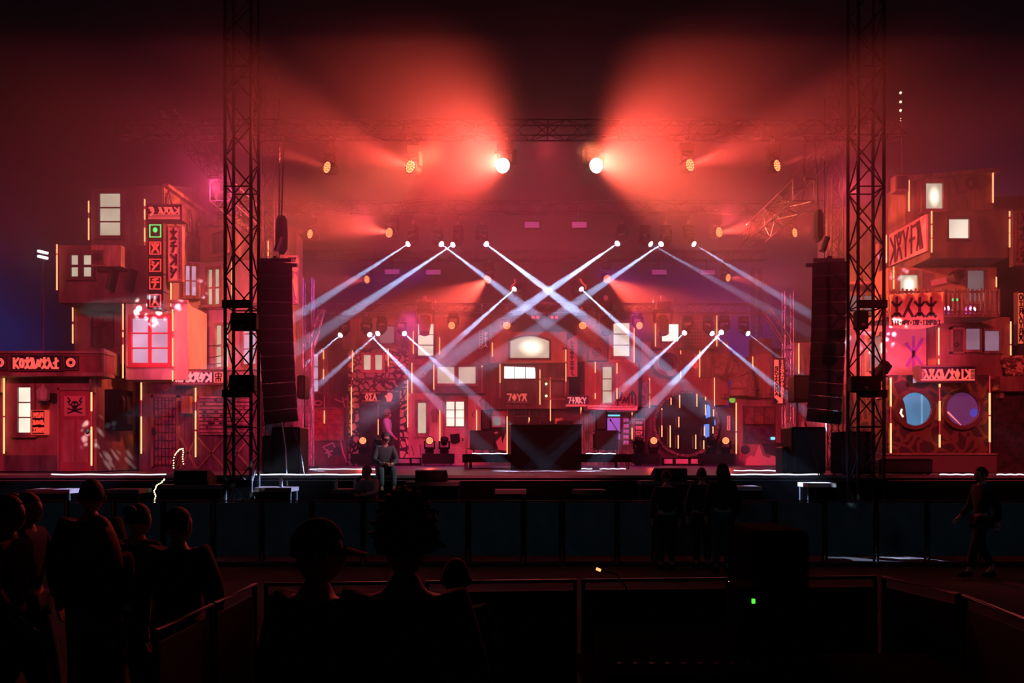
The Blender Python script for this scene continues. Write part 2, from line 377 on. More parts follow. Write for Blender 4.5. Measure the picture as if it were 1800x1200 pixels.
def circ(cx=.5, cy=.5, rx=.5, ry=.5, n=10, a0=0, a1=360):
    return [(cx + rx * math.cos(math.radians(a0 + (a1 - a0) * i / n)), cy + ry * math.sin(math.radians(a0 + (a1 - a0) * i / n))) for i in range(n + 1)]
GL = {
 'k': [[(0, 0), (0, 1)], [(1, 1), (.1, .5), (1, 0)]], 'kr': [[(1, 0), (1, 1)], [(0, 1), (.9, .5), (0, 0)]],
 'o': [circ(rx=.4, ry=.4)], 'O': [circ()],
 'fig': [[(.5, .05), (.5, 1.05)], [(0, .8), (.3, .62), (.7, .62), (1, .8)], [(0, 0), (.3, .15), (.7, .15), (1, 0)]],
 'chi': [[(0, 1), (.3, .6), (.7, .6), (1, 1)], [(0, 0), (.3, .4), (.7, .4), (1, 0)], [(.5, .6), (.5, .4)], circ(.5, .95, .1, .08, 6)],
 'xx': [[(0, 1), (.6, 0)], [(.4, 1), (1, 0)], [(0, 0), (.45, .7)]], 'lam': [[(.1, 1), (1, 0)], [(.52, .5), (0, 0)]], 'lamr': [[(.9, 1), (0, 0)], [(.48, .5), (1, 0)]],
 'n': [[(0, .1), (.3, .8), (.7, .2), (1, .9)]], 'ly': [[(.55, 0), (.55, 1)], [(.1, .5), (1, .75)], [(.1, 0), (1, 0)]],
 'ta': [[(.35, 1), (0, .4)], [(.3, .8), (1, .8), (.3, 0)], [(.3, .45), (.8, .45)]], 'shi': [[(0, .95), (.25, .8)], [(0, .62), (.25, .47)], [(.1, 0), (1, .8)]],
 'te': [[(.15, .9), (.85, 1)], [(0, .6), (1, .6)], [(.5, .95), (.5, .3), (.3, 0)]], 'hito': [[(.5, 1), (.5, .5), (.05, 0)], [(.5, .5), (.95, 0)]],
 'e': [[(.1, .95), (.9, .95)], [(.5, .95), (.5, .05)], [(0, .05), (1, .05)]], 'yo': [[(.1, .9), (.9, .9)], [(.1, .5), (.9, .5)], [(0, .1), (1, .1)], [(.5, .9), (.5, .1)]],
 'y': [[(0, 1), (.5, .5), (1, 1)], [(.5, .5), (.5, 0)]], 'f': [[(.3, 0), (.3, 1)], [(.3, .95), (1, .95)], [(0, .5), (.85, .5)]],
 'me': [[(.85, 1), (.1, 0)], [(.15, .75), (.9, .2)]], 'dia': [[(.5, 1), (.05, .5), (.5, 0), (.95, .5), (.5, 1)]], 'sig': [[(1, 1), (0, 1), (.6, .5), (0, 0), (1, 0)]],
 'a': [[(0, 0), (.5, 1), (1, 0)], [(.2, .4), (.8, .4)]], 'phi': [circ(.5, .5, .42, .3), [(.5, 0), (.5, 1)]], 'sl': [[(0, 1), (1, 0)]], 'sr': [[(0, 0), (1, 1)]],
 'l': [[(.5, 1), (.5, 0), (1, 0)]], '7': [[(0, 1), (1, 1), (.4, 0)]], 'mi': [[(.5, 1), (.5, 0)], [(0, .75), (.45, .5), (0, .15)], [(1, .85), (.55, .5), (1, .1)]],
 'plus': [[(.5, 1), (.5, 0)], [(.1, .5), (.9, .5)], circ(.5, .5, .2, .2, 4)], 'to': [[(.3, 1), (.3, 0)], [(.3, .6), (1, .3)]], 'r': [[(1, 0), (1, 1), (.2, 1), (.2, .5), (1, .5)], [(.4, .5), (0, 0)]],
 'i': [[(.2, 1), (.8, 1)], [(.5, 1), (.5, 0)], [(.2, 0), (.8, 0)]], 'p': [[(.1, 0), (.1, 1), (.9, 1), (.9, .5), (.1, .5)]], 'ma': [[(0, 0), (0, 1), (.5, .5), (1, 1), (1, 0)]],
 '3': [[(0, .95), (.6, 1), (.9, .75), (.4, .55), (.95, .35), (.7, 0), (.3, -.3)]], 's': [[(1, .9), (.2, 1), (.1, .6), (.9, .45), (.8, 0), (0, .1)]],
 'b': [[(.1, 0), (.1, 1), (.9, .8), (.1, .5), (1, .2), (.1, 0)]], 'dot': [circ(.5, .5, .12, .12, 5)],
}
SMALL = ['i', 'l', 'to', 'e', 'kr', 'y', 'p', 'ma', 'n', 'hito', 'f', 'a', 'r', 'k', 'te', 'me']
def write(f, mb, x0, y0, x1, y1, gl, vert=False, w=.04, gap=.22, d0=.03, d1=.042, ital=0.):
    u0, u1, z0, z1 = f.rect(x0, y0, x1, y1); n = len(gl)
    for i, g in enumerate(gl):
        if vert: a0, a1, b1 = u0, u1, z1 - (z1 - z0) * i / n; b0 = z1 - (z1 - z0) * (i + 1 - gap) / n
        else: b0, b1, a0 = z0, z1, u0 + (u1 - u0) * i / n; a1 = u0 + (u1 - u0) * (i + 1 - gap) / n
        for st in GL[g]:
            f.stroke(mb, [(a0 + (a1 - a0) * x + ital * y * (b1 - b0), b0 + (b1 - b0) * y) for x, y in st], w, d0, d1)

# ------------------------------------------------------------------ helpers: set pieces
def house(name, label, pts, top, bot, m, depth=1.5, cat='building', group=None):
    """pts: front outline [(px, Y)...]; top / bot: pixel rows at the first point's depth (top may be one per point)"""
    front = [Vector((X(p, y), y, 0)) for p, y in pts]
    z0 = Z(bot, pts[0][1])
    if isinstance(top, (list, tuple)): zt = [Z(t, y) for t, (p, y) in zip(top, pts)]
    else: zt = [Z(top, pts[0][1])] * len(pts)
    back = []
    my = max(v.y for v in front) + depth
    if front[-1].y < my: back.append((front[-1].x, my, zt[-1]))
    if front[0].y < my: back.append((front[0].x, my, zt[0]))
    c = sum(front, Vector()) / len(front)
    root = thing(name, label, cat, Vector((c.x, c.y, z0)), group)
    ring = [(v.x, v.y, z) for v, z in zip(front, zt)] + back
    mb = MB().loft([[Vector((x, y, z0)) for x, y, z in ring], [Vector(q) for q in ring]])
    mb.build('shell', m, root)
    root_f = [Face(*pts[i], *pts[i + 1]) for i in range(len(pts) - 1)]
    return root, root_f

def window(root, f, x0, y0, x1, y1, cols=1, rows=1, pm=None, fm=None, fw=.07, name='window', lab=None, mw=.025, sill=True, off=0.):
    u0, u1, z0, z1 = f.rect(x0, y0, x1, y1); mb = MB()
    for a in ((u0 - fw, u0, z0 - fw, z1 + fw), (u1, u1 + fw, z0 - fw, z1 + fw), (u0, u1, z1, z1 + fw), (u0, u1, z0 - fw, z0)): f.ubox(mb, *a, off, off + .09)
    if sill: f.ubox(mb, u0 - fw * 1.5, u1 + fw * 1.5, z0 - fw - .03, z0 - fw + .01, off, off + .14)
    for i in range(1, cols):
        u = u0 + (u1 - u0) * i / cols; f.ubox(mb, u - mw * (1.6 if rows > 1 and cols == 2 else 1), u + mw, z0, z1, off + .01, off + .07)
    for j in range(1, rows):
        z = z0 + (z1 - z0) * j / rows; f.ubox(mb, u0, u1, z - mw * .6, z + mw * .6, off + .01, off + .06)
    w = mb.build(name, fm or FRAME, root)
    if lab: w['label'] = lab
    pb = MB(); f.ubox(pb, u0, u1, z0, z1, off, off + .02); pb.build('pane', pm or PANE, w)
    return w

def part(root, f, name, m, boxes, lab=None, smooth=False):
    mb = MB()
    for b in boxes: f.box(mb, *b)
    o = mb.build(name, m, root, smooth=smooth)
    if lab: o['label'] = lab
    return o

def led(f, px, y0, y1, where, lit=((0, 1),), r=.017, d=.09):
    a = f.at(px, y1, d); b = f.at(px, y0, d); root = thing('light_tube', 'glowing orange light tube ' + where, 'light', a, 'orange light tubes on the street set')
    v = b - a; g = MB(); g.tube(a, b, r * .8)
    g.build('housing', TUBEOFF, root)
    for s, e in lit: MB().tube(a + v * (1 - e), a + v * (1 - s), r).build('lit_segment', TUBE, root)
    for q in (.02, .98): MB().tube(a + v * q, a + v * q - f.n * (d + .01), .015).build('clip', STEEL, root)
    return root

def sign(f, x0, y0, x1, y1, label, board=SIGNBK, edge=DFRAME, texts=(), d=.12, base=.0, name='sign', cat='sign', lines=0, group=None, bw=.03, tm=GLOWTXT, extra=None, br=0.):
    u0, u1, z0, z1 = f.rect(x0, y0, x1, y1)
    root = thing(name, label, cat, f.W((u0 + u1) / 2, z0, base), group)
    mb = MB(); f.ubox(mb, u0, u1, z0, z1, base, base + d)
    mb.build('board', board, root)
    e = MB()
    for a in ((u0 - bw, u0, z0 - bw, z1 + bw), (u1, u1 + bw, z0 - bw, z1 + bw), (u0, u1, z1, z1 + bw), (u0, u1, z0 - bw, z0)): f.ubox(e, *a, base, base + d + .02)
    e.build('edge_frame', edge, root)
    if br:
        for q in (.15, .85): MB().tube(f.W((u0 + u1) / 2, z0 + (z1 - z0) * q, base + .01), f.W((u0 + u1) / 2, z0 + (z1 - z0) * q, base - br), .02).build('wall_bracket', STEEL, root)
    D = base + d
    for (a0, b0, a1, b1, gl, vert, w, mt) in texts:
        t = MB(); write(f, t, a0, b0, a1, b1, gl, vert, w, d0=D, d1=D + .012); t.build('lettering', mt or tm, root)
    if lines:
        t = MB()
        for i in range(lines):
            z = z0 + (z1 - z0) * (i + .5) / lines; f.ubox(t, u0 + .02, u1 - .02, z - .008, z + .008, D, D + .006)
        t.build('lined_print', tm, root)
    if extra:
        t = MB(); extra(f, t, D); t.build('emblem', tm, root)
    return root

# ================================================================== ground and stage
g = MB().box(-45, 45, -6, 60, -.1, 0); o = g.build('floor', GROUND); o['kind'] = 'structure'
SZ = 1.52
st = thing('stage', 'wide black stage deck the street set stands on', 'stage', (0, 18, 0))
MB().box(-15.5, 15.5, 18, 38, SZ - .12, SZ).build('deck', DECK, st)
MB().box(-15.5, 15.5, 18.02, 18.06, 0, SZ - .12).build('front_skirt', SKIRT, st)
MB().box(-15.5, 15.5, 18.0, 18.03, SZ - .1, SZ - .06).build('edge_trim', STEEL, st)
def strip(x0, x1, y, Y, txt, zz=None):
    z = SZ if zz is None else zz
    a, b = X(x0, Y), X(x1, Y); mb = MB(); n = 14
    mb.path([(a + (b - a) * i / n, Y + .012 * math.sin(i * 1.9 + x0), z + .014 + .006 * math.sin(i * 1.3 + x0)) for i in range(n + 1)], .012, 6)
    o = mb.build('glare_line', STRIPW); tag(o, 'thin white painted glare line ' + txt, 'light', 'white glare lines along the stage edges')  # glowing lines stand in for white glare on the deck edges
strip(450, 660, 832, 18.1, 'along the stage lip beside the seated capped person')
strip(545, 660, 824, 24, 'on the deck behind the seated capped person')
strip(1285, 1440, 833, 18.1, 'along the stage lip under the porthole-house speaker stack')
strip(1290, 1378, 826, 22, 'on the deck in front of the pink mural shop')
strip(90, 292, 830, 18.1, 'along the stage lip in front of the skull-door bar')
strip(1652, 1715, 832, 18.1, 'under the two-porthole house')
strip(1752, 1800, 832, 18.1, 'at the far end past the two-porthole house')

# ================================================================== houses beside the skull-door bar
B = 'bar'
# upper box with the three-pane window
L1, (f1, f1s) = house('shack', 'dark box shack topmost above the skull-door bar with lit three-pane window', [(160, 21.6), (285, 21.6), (355, 24.4)], [333, 325, 330], 432, DPLAST, 1.2)
window(L1, f1, 177, 341, 214, 415, 1, 3, PANE, DFRAME)
mb = MB(); f1s.poly(mb, [(286, 328), (354, 376), (354, 462), (286, 470)], .005, .03); mb.build('brick_side', BRICK, L1)
for k, (cx, ca, cb, w) in enumerate(((293, 337, 362, 9), (330, 370, 410, 9), (346, 377, 418, 8))):
    a, b, z0, z1 = f1s.rect(cx - w / 2, ca, cx + w / 2, cb); mb = MB(); m2 = (a + b) / 2
    arch = [(a, z0), (a, z1 - .25), (m2, z1), (b, z1 - .25), (b, z0), (a, z0)]
    f1s.stroke(mb, arch, .05, .03, .08)
    for q in (.3, .55, .75): f1s.stroke(mb, [(a, z0 + (z1 - z0) * q), (b, z0 + (z1 - z0) * q)], .025, .03, .06)
    f1s.stroke(mb, [(m2, z0), (m2, z1)], .025, .03, .06)
    w_ = mb.build('arched_window', DFRAME, L1); pb = MB(); f1s.stroke(pb, [(m2, z0 + .1), (m2, z1 - .35)], (b - a) * .9, .03, .04); pb.build('pane', PALE, w_)
mb = MB(); f1s.pstroke(mb, [(286, 326), (356, 375)], .09, 0, .16); mb.build('roof_edge', WOOD, L1)
led(f1, 159, 355, 423, 'at the outer corner of the topmost shack with the three-pane window', ((0, .3), (.45, 1)))
led(f1, 257, 352, 500, 'beside the column of neon squares', ((0, .08), (.12, .24), (.34, .5), (.56, .6), (.72, 1)))
# middle box
L2, (f2, f2s) = house('shack', 'dark overhanging box shack with small four-pane lit window and air conditioner', [(103, 21.2), (262, 21.2), (275, 22)], 431, 532, mat('crimson_board', (.22, .13, .12), .8, kind='grime'), 1.0)
window(L2, f2, 127, 449, 163, 487, 2, 2, PANE, DFRAME, mw=.05)
led(f2, 103.5, 431, 511, 'at the outer corner of the shack with the four-pane window', ((0, .2), (.23, 1)))
ac = thing('air_conditioner', 'boxy air conditioner on brackets beside the small four-pane window', 'air conditioner', f2.at(210, 476, .2))
mb = MB(); f2.box(mb, 181, 441, 232, 477, .02, .6); mb.build('casing', WOOD, ac)
mb = MB(); f2.box(mb, 184, 450, 204, 474, .6, .64); mb.build('grille', DFRAME, ac); mb = MB(); f2.disc(mb, 194, 462, 8, .64, .67); mb.build('fan', STEEL, ac)
mb = MB()
for q in (195, 228): f2.pstroke(mb, [(q, 478), (q + 6, 510)], .04, .02, .06); f2.pstroke(mb, [(q + 14, 478), (q + 6, 512)], .04, .02, .45)
mb.build('bracket', STEEL, ac)
# recessed wall under it
L3, (f3,) = house('building', 'recessed crimson wall with carved fan-top door behind the bar roof', [(131, 22.4), (222, 22.4)], 533, 640, mat('crimson_plaster', (.3, .14, .15), .85, kind='grime'), .8)
mb = MB()
for a, b, c, d in ((161, 552, 164, 610), (198, 552, 201, 610), (161, 552, 201, 555)): f3.box(mb, a, b, c, d, 0, .08)
for k in range(7):
    t = math.pi * k / 6; f3.pstroke(mb, [(181, 574), (181 + 16 * math.cos(t), 574 - 16 * math.sin(t))], .025, 0, .04)
mb.build('door_surround', DFRAME, L3); part(L3, f3, 'door', DWOOD, [(165, 576, 197, 612, 0, .03)])
led(f3, 131, 540, 604, 'at the outer edge of the recessed crimson wall', ((0, .4), (.48, 1)))
# overhanging box with the big window
L4, (f4, f4s) = house('shack', 'overhanging box shack with big red-framed double window lit by white spots', [(221, 21.3), (330, 21.3), (338, 22)], 531, 667, PALE, 1.05)
w4 = window(L4, f4, 234, 560, 297, 638, 2, 3, PANEPINK, mat('red_frame', (.5, .08, .1), .6), .09, mw=.03, lab='large red-framed double window')
part(L4, f4, 'roof_edge', FRAME, [(219, 528, 332, 533, 0, .12)])
led(f4, 219, 535, 665, 'at the near corner of the big double-window shack', ((0, .35), (.38, .45), (.55, 1)))
led(f4, 306, 545, 670, 'between the big double window and the ladder wall', ((0, .3), (.4, .8), (.85, 1)))
# ladder wall and small windows
L5, (f5, f5b) = house('building', 'pale building wall with ladder and small four-pane window next to the lattice mast', [(300, 23.2), (358, 23.4), (470, 23.0)], 458, 690, PALE, .94)
window(L5, f5b, 368, 474, 388, 538, 2, 2, PANE, FRAME, mw=.03)
window(L5, f5b, 382, 572, 404, 645, 2, 2, PANE, WOOD, mw=.02)
window(L5, f5, 327, 468, 345, 520, 2, 2, PANEPINK, FRAME, mw=.02)
part(L5, f5b, 'ledge', WOOD, [(358, 536, 470, 541, 0, .25)]); part(L5, f5b, 'ledge', WOOD, [(300, 648, 470, 652, 0, .2)])
window(L5, f5b, 430, 560, 452, 640, 1, 3, PANEPINK, WOOD)
ld = thing('ladder', 'wooden ladder leaning on the pale wall near the lattice mast', 'ladder', f5.at(355, 645, .15))
for q in (350, 361): mb = MB(); f5.pstroke(mb, [(q, 553), (q + .5, 646)], .05, .1, .15); mb.build('rail', WOOD, ld)
for k in range(8): mb = MB(); f5.pstroke(mb, [(351, 558 + k * 11.5), (361, 558 + k * 11.5)], .035, .11, .14); mb.build('rung', WOOD, ld)
for k, (y0, y1, s) in enumerate(((606, 608, 4), (624, 627, 5), (628, 640, 7))):
    mb = MB(); mb.path([f5.at(308 + i * 8.4, y0 + (y1 - y0) * i / 10 + s * math.sin(math.pi * i / 10), .3) for i in range(11)], .012, 5)
    tag(mb.build('wire', CABLE), ('uppermost' if k == 0 else 'middle' if k == 1 else 'lowest') + ' sagging wire across the ladder wall', 'cable', 'wires across the ladder wall')
L5b, (f5c,) = house('shack', 'orange-lit plank box with dark square window high beside the lattice mast', [(352, 23.4), (414, 22.4)], 396, 461, WOOD, 1.1)
window(L5b, f5c, 375, 408, 403, 445, 1, 1, DARKGL, FRAME, sill=False)
mb = MB()
for k in range(14): p = f5c.at(352 + k * 4.7, 397, 0); mb.tube(p + Vector((0, .9, 0)) - f5c.n * 0, p + f5c.n * .12, .035, n=6)
mb.build('corrugated_roof', CORR, L5b)
L5c, (f5d,) = house('building', 'tall plank wall behind the lattice mast above the hanging speaker column', [(418, 24.4), (520, 24.4)], 408, 690, WOOD, .8)
window(L5c, f5d, 478, 505, 497, 520, 1, 1, PANEGREY, FRAME)
window(L5c, f5d, 430, 565, 460, 650, 2, 3, PANEPINK, FRAME)
led(f5b, 411, 462, 520, 'behind the lattice mast beside the small four-pane window')
led(f5d, 473, 425, 460, 'just above the hanging speaker column by the skull-door bar')
# skull-door bar
L6, (f6, f6s) = house('bar', 'crimson corner bar with skull door and glyph fascia', [(-60, 20.5), (170, 20.5), (213, 21.8)], 655, 828, mat('bar_plaster', (.33, .17, .15), .85, kind='grime', col2=(.18, .08, .08)), 2.2)
w6 = window(L6, f6, 34, 681, 57, 760, 1, 3, PANEBR, FRAME, .09)
d6 = MB(); f6.box(d6, 108, 686, 162, 828, 0, .05); d6 = d6.build('door', mat('red_door', (.45, .1, .11), .6, kind='grime', col2=(.26, .06, .08)), L6)
for bx in ((113, 738, 132, 812), (138, 738, 157, 812)): mb = MB(); f6.box(mb, *bx, .05, .06); mb.build('door_panel', mat('worn_panel', (.5, .27, .24), .7, kind='grime', col2=(.3, .1, .1)), d6)
mb = MB(); f6.box(mb, 115, 696, 152, 731, .05, .06); mb.build('poster', mat('skull_poster', (.62, .26, .24), .8), d6)
mb = MB(); f6.disc(mb, 134, 711, 6.5, .06, .075); f6.box(mb, 130, 714, 138, 720, .06, .075)
for s in ((122, 718, 146, 726), (146, 718, 122, 726)): f6.pstroke(mb, [s[:2], s[2:]], .035, .06, .075)
for sx in (1, -1): f6.pstroke(mb, [(134 + 12 * sx, 699), (134 + 8 * sx, 705), (134 + 12 * sx, 706), (134 + 8 * sx, 712)], .03, .06, .075)
mb.build('skull', INK, d6)
mb = MB()
for q in (131.5, 136.5): f6.disc(mb, q, 711, 1.6, .075, .08)
mb.build('skull_eye', mat('skull_poster', ()), d6)
mb = MB(); mb.lathe([(.03, 0), (.03, .05), (.05, .06), (.045, .1), (0, .11)], f6.at(158, 757, .05), f6.n, 12); mb.build('handle', STEEL, d6)
mb = MB()
for bx in ((104, 682, 108, 828), (162, 682, 165, 828), (104, 682, 165, 686)): f6.box(mb, *bx, 0, .1)
mb.build('door_frame', FRAME, L6)
fa = Face(-60, 20.1, 180, 20.1)
mb = MB(); fa.box(mb, -60, 621, 179, 655, -.6, 0); mb.build('fascia', mat('fascia_red', (.32, .1, .1), .6, kind='grime'), L6)
mb = MB(); fa.box(mb, -60, 617, 181, 621, -.6, .06); fa.box(mb, -60, 655, 181, 661, -.6, .08); mb.build('cornice', FRAME, L6)
fc = Face(179.5, 20.1, 211, 21.6)
mb = MB(); fc.box(mb, 181, 618, 210, 657, -.05, .02); mb.build('fascia_return', mat('metal_sheet', (.35, .22, .26), .45, kind='grime'), L6)
part(L6, f6, 'bracket', WOOD, [(5, 661, 8, 690, 0, .25), (166, 661, 169, 690, 0, .25)])
part(L6, f6, 'plinth', DPLAST, [(10, 800, 104, 828, 0, .07)])
sign(fa, 22, 625, 110, 650, 'long black glyph sign on the fascia of the skull-door bar', texts=[(27, 630, 106, 647, ['k', 'o', 'fig', 'xx', 'n', 'fig', 'lam', 'ly'], False, .05, None)], d=.05)
for (a, b, t) in ((-8, 11, 'nearest the frame edge'), (116, 137, 'above the skull door')):
    def em(f, t_, D, a=a, b=b):
        c = (a + b) / 2; f.ring(t_, c, 637.5, 8, 2.4, D, D + .012); f.ring(t_, c, 637.5, 4.4, 1, D, D + .012)
        for k in range(12): q = k * math.pi / 6; f.pstroke(t_, [(c + 4.5 * math.cos(q), 637.5 + 4.5 * math.sin(q)), (c + 8 * math.cos(q), 637.5 + 8 * math.sin(q))], .01, D, D + .016)
    sign(fa, a, 627, b, 648, 'square wheel emblem panel on the bar fascia ' + t, d=.05, extra=em)
led(f6, 11, 665, 797, 'at the outer end of the bar front beside the lit window', ((0, .5), (.52, 1)), .02)
led(f6, 164, 682, 818, 'on the frame of the skull door', ((0, .3), (.5, 1)), .02)
pb_ = sign(f6, 64, 722, 86, 763, 'red glowing notice box on the bar wall beside the skull door', d=.18, texts=[(67, 726, 84, 734, ['ma', 's', 'r'], False, .03, REDNEON), (66, 739, 85, 746, ['xx', 'o', 'n', 'xx'], False, .03, REDNEON), (66, 752, 85, 760, ['e', 'chi', 'o', 'ma'], False, .03, REDNEON)], edge=REDNEON, bw=.012)
ln = thing('wall_lantern', 'old wall lantern between bar window and skull door', 'lamp', f6.at(87, 712, .25))
mb = MB(); mb.tube(f6.at(96, 700, 0), f6.at(88, 692, .25), .02); mb.lathe([(.12, 0), (.13, .03), (.02, .02)], f6.at(96, 700, 0), f6.n, 12); mb.build('arm', STEEL, ln)
mb = MB(); mb.lathe([(.05, 0), (.13, .1), (.15, .28), (.16, .3), (.05, .4), (.02, .46)], f6.at(86, 710, .25), (0, 0, 1), 6); mb.build('lantern_cage', PALE, ln)
mb = MB(); mb.lathe([(.06, 0), (.1, .06), (.12, .1)], f6.at(86, 713, .25), (0, 0, 1), 6); mb.build('cap', STEEL, ln)
ph = thing('payphone', 'black payphone box on the side wall of the skull-door bar', 'telephone', f6s.at(196, 756, .2))
mb = MB(); f6s.box(mb, 184, 686, 209, 756, 0, .35); mb.build('housing', BLACK, ph)
mb = MB(); f6s.box(mb, 198, 697, 207, 722, .35, .37); f6s.box(mb, 198, 728, 207, 745, .35, .37); mb.build('keypad', CAB, ph)
mb = MB(); mb.path([f6s.at(188, 697, .38), f6s.at(187, 704, .44), f6s.at(187, 716, .44), f6s.at(188, 723, .38)], .03, 8); mb.build('handset', STEEL, ph)
# grid-door shop
L7, (f7,) = house('shop', 'dark plank shop with barred door and slatted hatch beside the lattice mast', [(245, 22.4), (453, 22.4)], 668, 829, mat('shop_planks', (.22, .12, .16), .8, kind='vplanks', scale=1.2, bump=.3, col2=(.1, .05, .09)), .75)
d7 = MB(); f7.box(d7, 272, 699, 312, 818, 0, .04); d7 = d7.build('door', mat('striped_door', (.5, .2, .25), .7, kind='hplanks', scale=3, col2=(.12, .1, .2)), L7)
mb = MB()
for q in range(7): f7.box(mb, 273 + q * 6.2, 699, 274 + q * 6.2, 818, .06, .09)
for q in range(9): f7.box(mb, 272, 703 + q * 14, 312, 704.2 + q * 14, .06, .08)
mb.build('door_grid', DFRAME, d7)
mb = MB(); f7.box(mb, 271, 752, 275, 764, .09, .14); mb.build('handle', STEEL, d7)
mb = MB()
for bx in ((268, 694, 272, 820), (312, 694, 316, 820), (268, 694, 316, 699)): f7.box(mb, *bx, 0, .1)
mb.build('door_frame', FRAME, L7)
h7 = MB()
for k in range(9): f7.box(h7, 352, 701 + k * 6.7, 440, 706 + k * 6.7, .03, .07)
f7.box(h7, 350, 697, 352, 764, 0, .12); f7.box(h7, 350, 697, 442, 700, 0, .12); f7.box(h7, 350, 761, 442, 764, 0, .12)
h7 = h7.build('hatch', mat('pink_slats', (.55, .28, .36), .7, kind='grime', scale=2), L7)
mb = MB()
for k in range(24): a_ = random.uniform(354, 430); f7.box(mb, a_, 702 + 6.7 * (k % 8), a_ + random.uniform(3, 10), 705 + 6.7 * (k % 8), .07, .075)
mb.build('lettering', INK, h7)
part(L7, f7, 'meter_box', FRAME, [(325, 697, 340, 727, 0, .25)])
mb = MB()
for a_, b_ in ((318, 345), (350, 395), (395, 440)):
    f7.pstroke(mb, [(a_, 770), (b_, 822)], .05, 0, .04); f7.pstroke(mb, [(b_, 770), (a_, 822)], .05, 0, .04)
mb.build('cross_beam', WOOD, L7)
mb = MB(); f7.ring(mb, 295, 682, 6, 2.5, 0, .1); f7.disc(mb, 295, 682, 4, 0, .05); mb.build('round_vent', FRAME, L7)
led(f7, 251, 672, 797, 'at the barred-door end of the dark plank shop', ((0, .25), (.48, 1)), .02)
led(f7, 346, 682, 803, 'between the barred door and the slatted hatch', ((0, .2), (.33, .6), (.63, 1)), .02)
fs = Face(300, 21.6, 410, 21.6)
mb_ = sign(fs, 309, 652, 398, 676, 'weathered shop sign with glyphs above the slatted hatch', board=FRAME, texts=[], d=.15)
mb = MB(); fs.box(mb, 312, 655, 378, 673, .15, .16); mb.build('name_panel', SIGNBK, mb_)
mb = MB(); write(fs, mb, 314, 657, 377, 671, ['xx', 'chi', 'fig', 'chi', 'ta', 'kr'], False, .05, d0=.16, d1=.175); mb.build('lettering', PINKTXT, mb_)
mb = MB(); fs.box(mb, 380, 655, 396, 673, .15, .17); mb.build('emblem_panel', GLOWTXT, mb_)
mb = MB()
for st_ in ([(383, 658), (393, 658), (393, 663), (383, 663), (383, 658)], [(388, 656), (388, 671)], [(384, 671), (384, 666), (392, 666), (392, 671)]): fs.pstroke(mb, st_, .025, .17, .185)
mb.build('emblem', INK, mb_)
# signs by the upper shacks
fq = Face(240, 20.8, 340, 20.8)
sign(fq, 260, 362, 320, 386, 'wide sign with a big 3 above the neon squares', br=.5, texts=[(264, 366, 274, 376, ['3'], False, .045, None), (281, 366, 318, 376, ['xx', 'chi', 'xx', 'kr'], False, .03, None)], d=.35, base=-.3, lines=0,
     extra=lambda f, t, D: [f.box(t, 262, 378 + 2.2 * k, 318, 379 + 2.2 * k, D, D + .006) for k in range(4)])
NG = [(397, 'green', [circ(.5, .62, .18, .18), circ(.5, .62, .07, .07)], 'green neon square with a ring, uppermost of the column'), (427, 'r', GL['chi'], 'red neon square with a crossed figure below the green one'),
      (457, 'r', GL['shi'], 'red neon square with three slanted strokes'), (488, 'r', GL['te'], 'red neon square with a flag-like glyph'), (519, 'r', GL['hito'], 'red neon square with a forked glyph, lowest of the column')]
for y, c, strokes, lab in NG:
    mt = GREEN if c == 'green' else REDNEON
    def em(f, t, D, y=y, strokes=strokes):
        u0, u1, z0, z1 = f.rect(266, y, 285, y + 21)
        f.stroke(t, [(u0, z0), (u1, z0), (u1, z1), (u0, z1), (u0, z0)], .022, D, D + .02)
        for s in strokes: f.stroke(t, [(u0 + (u1 - u0) * (.2 + .6 * a), z0 + (z1 - z0) * (.15 + .7 * b)) for a, b in s], .04, D, D + .02)
    sign(fq, 262, y - 4, 290, y + 24.5, lab, d=.38, base=-.3, extra=em, tm=mt, bw=.004, br=.55, group='column of square neon signs')
v1 = sign(fq, 296, 398, 317, 492, 'tall cream glyph sign next to the neon squares', board=SIGNYL, edge=FRAME, d=.14, base=-.2,
     texts=[(299, 402, 308, 491, ['fig', 'te', 'kr', 'shi'], True, .055, INK), (313, 404, 315.5, 490, SMALL, True, .008, INK)])
mb = MB(); fq.box(mb, 288, 440, 297, 445, -.15, -.1); mb.build('side_arm', STEEL, v1)
led(Face(300, 21.4, 340, 21.4), 303, 497, 540, 'under the tall cream glyph sign')

# ================================================================== houses on the porthole side
R1, (g1,) = house('shack', 'topmost plank shack with bright lit window and sprayed letters', [(1592, 22.2), (1746, 22.2)], [317, 303], 394, mat('orange_planks', (.4, .22, .16), .8, kind='vplanks', scale=1), 1.4)
window(R1, g1, 1625, 323, 1655, 368, 1, 1, PANEHOT, FRAME, .11)
mb = MB()
for st_ in ([(1677, 310), (1685, 338), (1697, 336)], circ(1707, 322, 8, 9), [(1717, 312), (1722, 334), (1740, 318), (1733, 308)]): g1.pstroke(mb, st_, .09, 0, .01)
mb.build('sprayed_letters', mat('rust_paint', (.16, .05, .05), .8), R1)
mb = MB(); g1.pstroke(mb, [(1590, 316), (1748, 302)], .1, -.1, .2); mb.build('roof_edge', WOOD, R1)
led(g1, 1595, 318, 373, 'at the corner of the topmost shack beside the blank square box', ((0, 1),))
led(g1, 1742, 303, 358, 'at the outer corner of the topmost shack on the porthole side', ((0, 1),), .02)
R2, (g2s, g2) = house('shack', 'dark jutting box shack with a banner on its slanted side and lit square window', [(1565, 23.2), (1635, 20.9), (1772, 20.9)], [413, 373, 366], 487, mat('brown_board', (.2, .12, .1), .85, kind='grime'), .7)
window(R2, g2, 1665, 386, 1701, 420, 1, 1, PANEBR, DFRAME, .06, sill=False)
led(g2, 1634.5, 373, 445, 'on the corner of the dark jutting box shack', ((0, .3), (.34, .64), (.67, 1)))
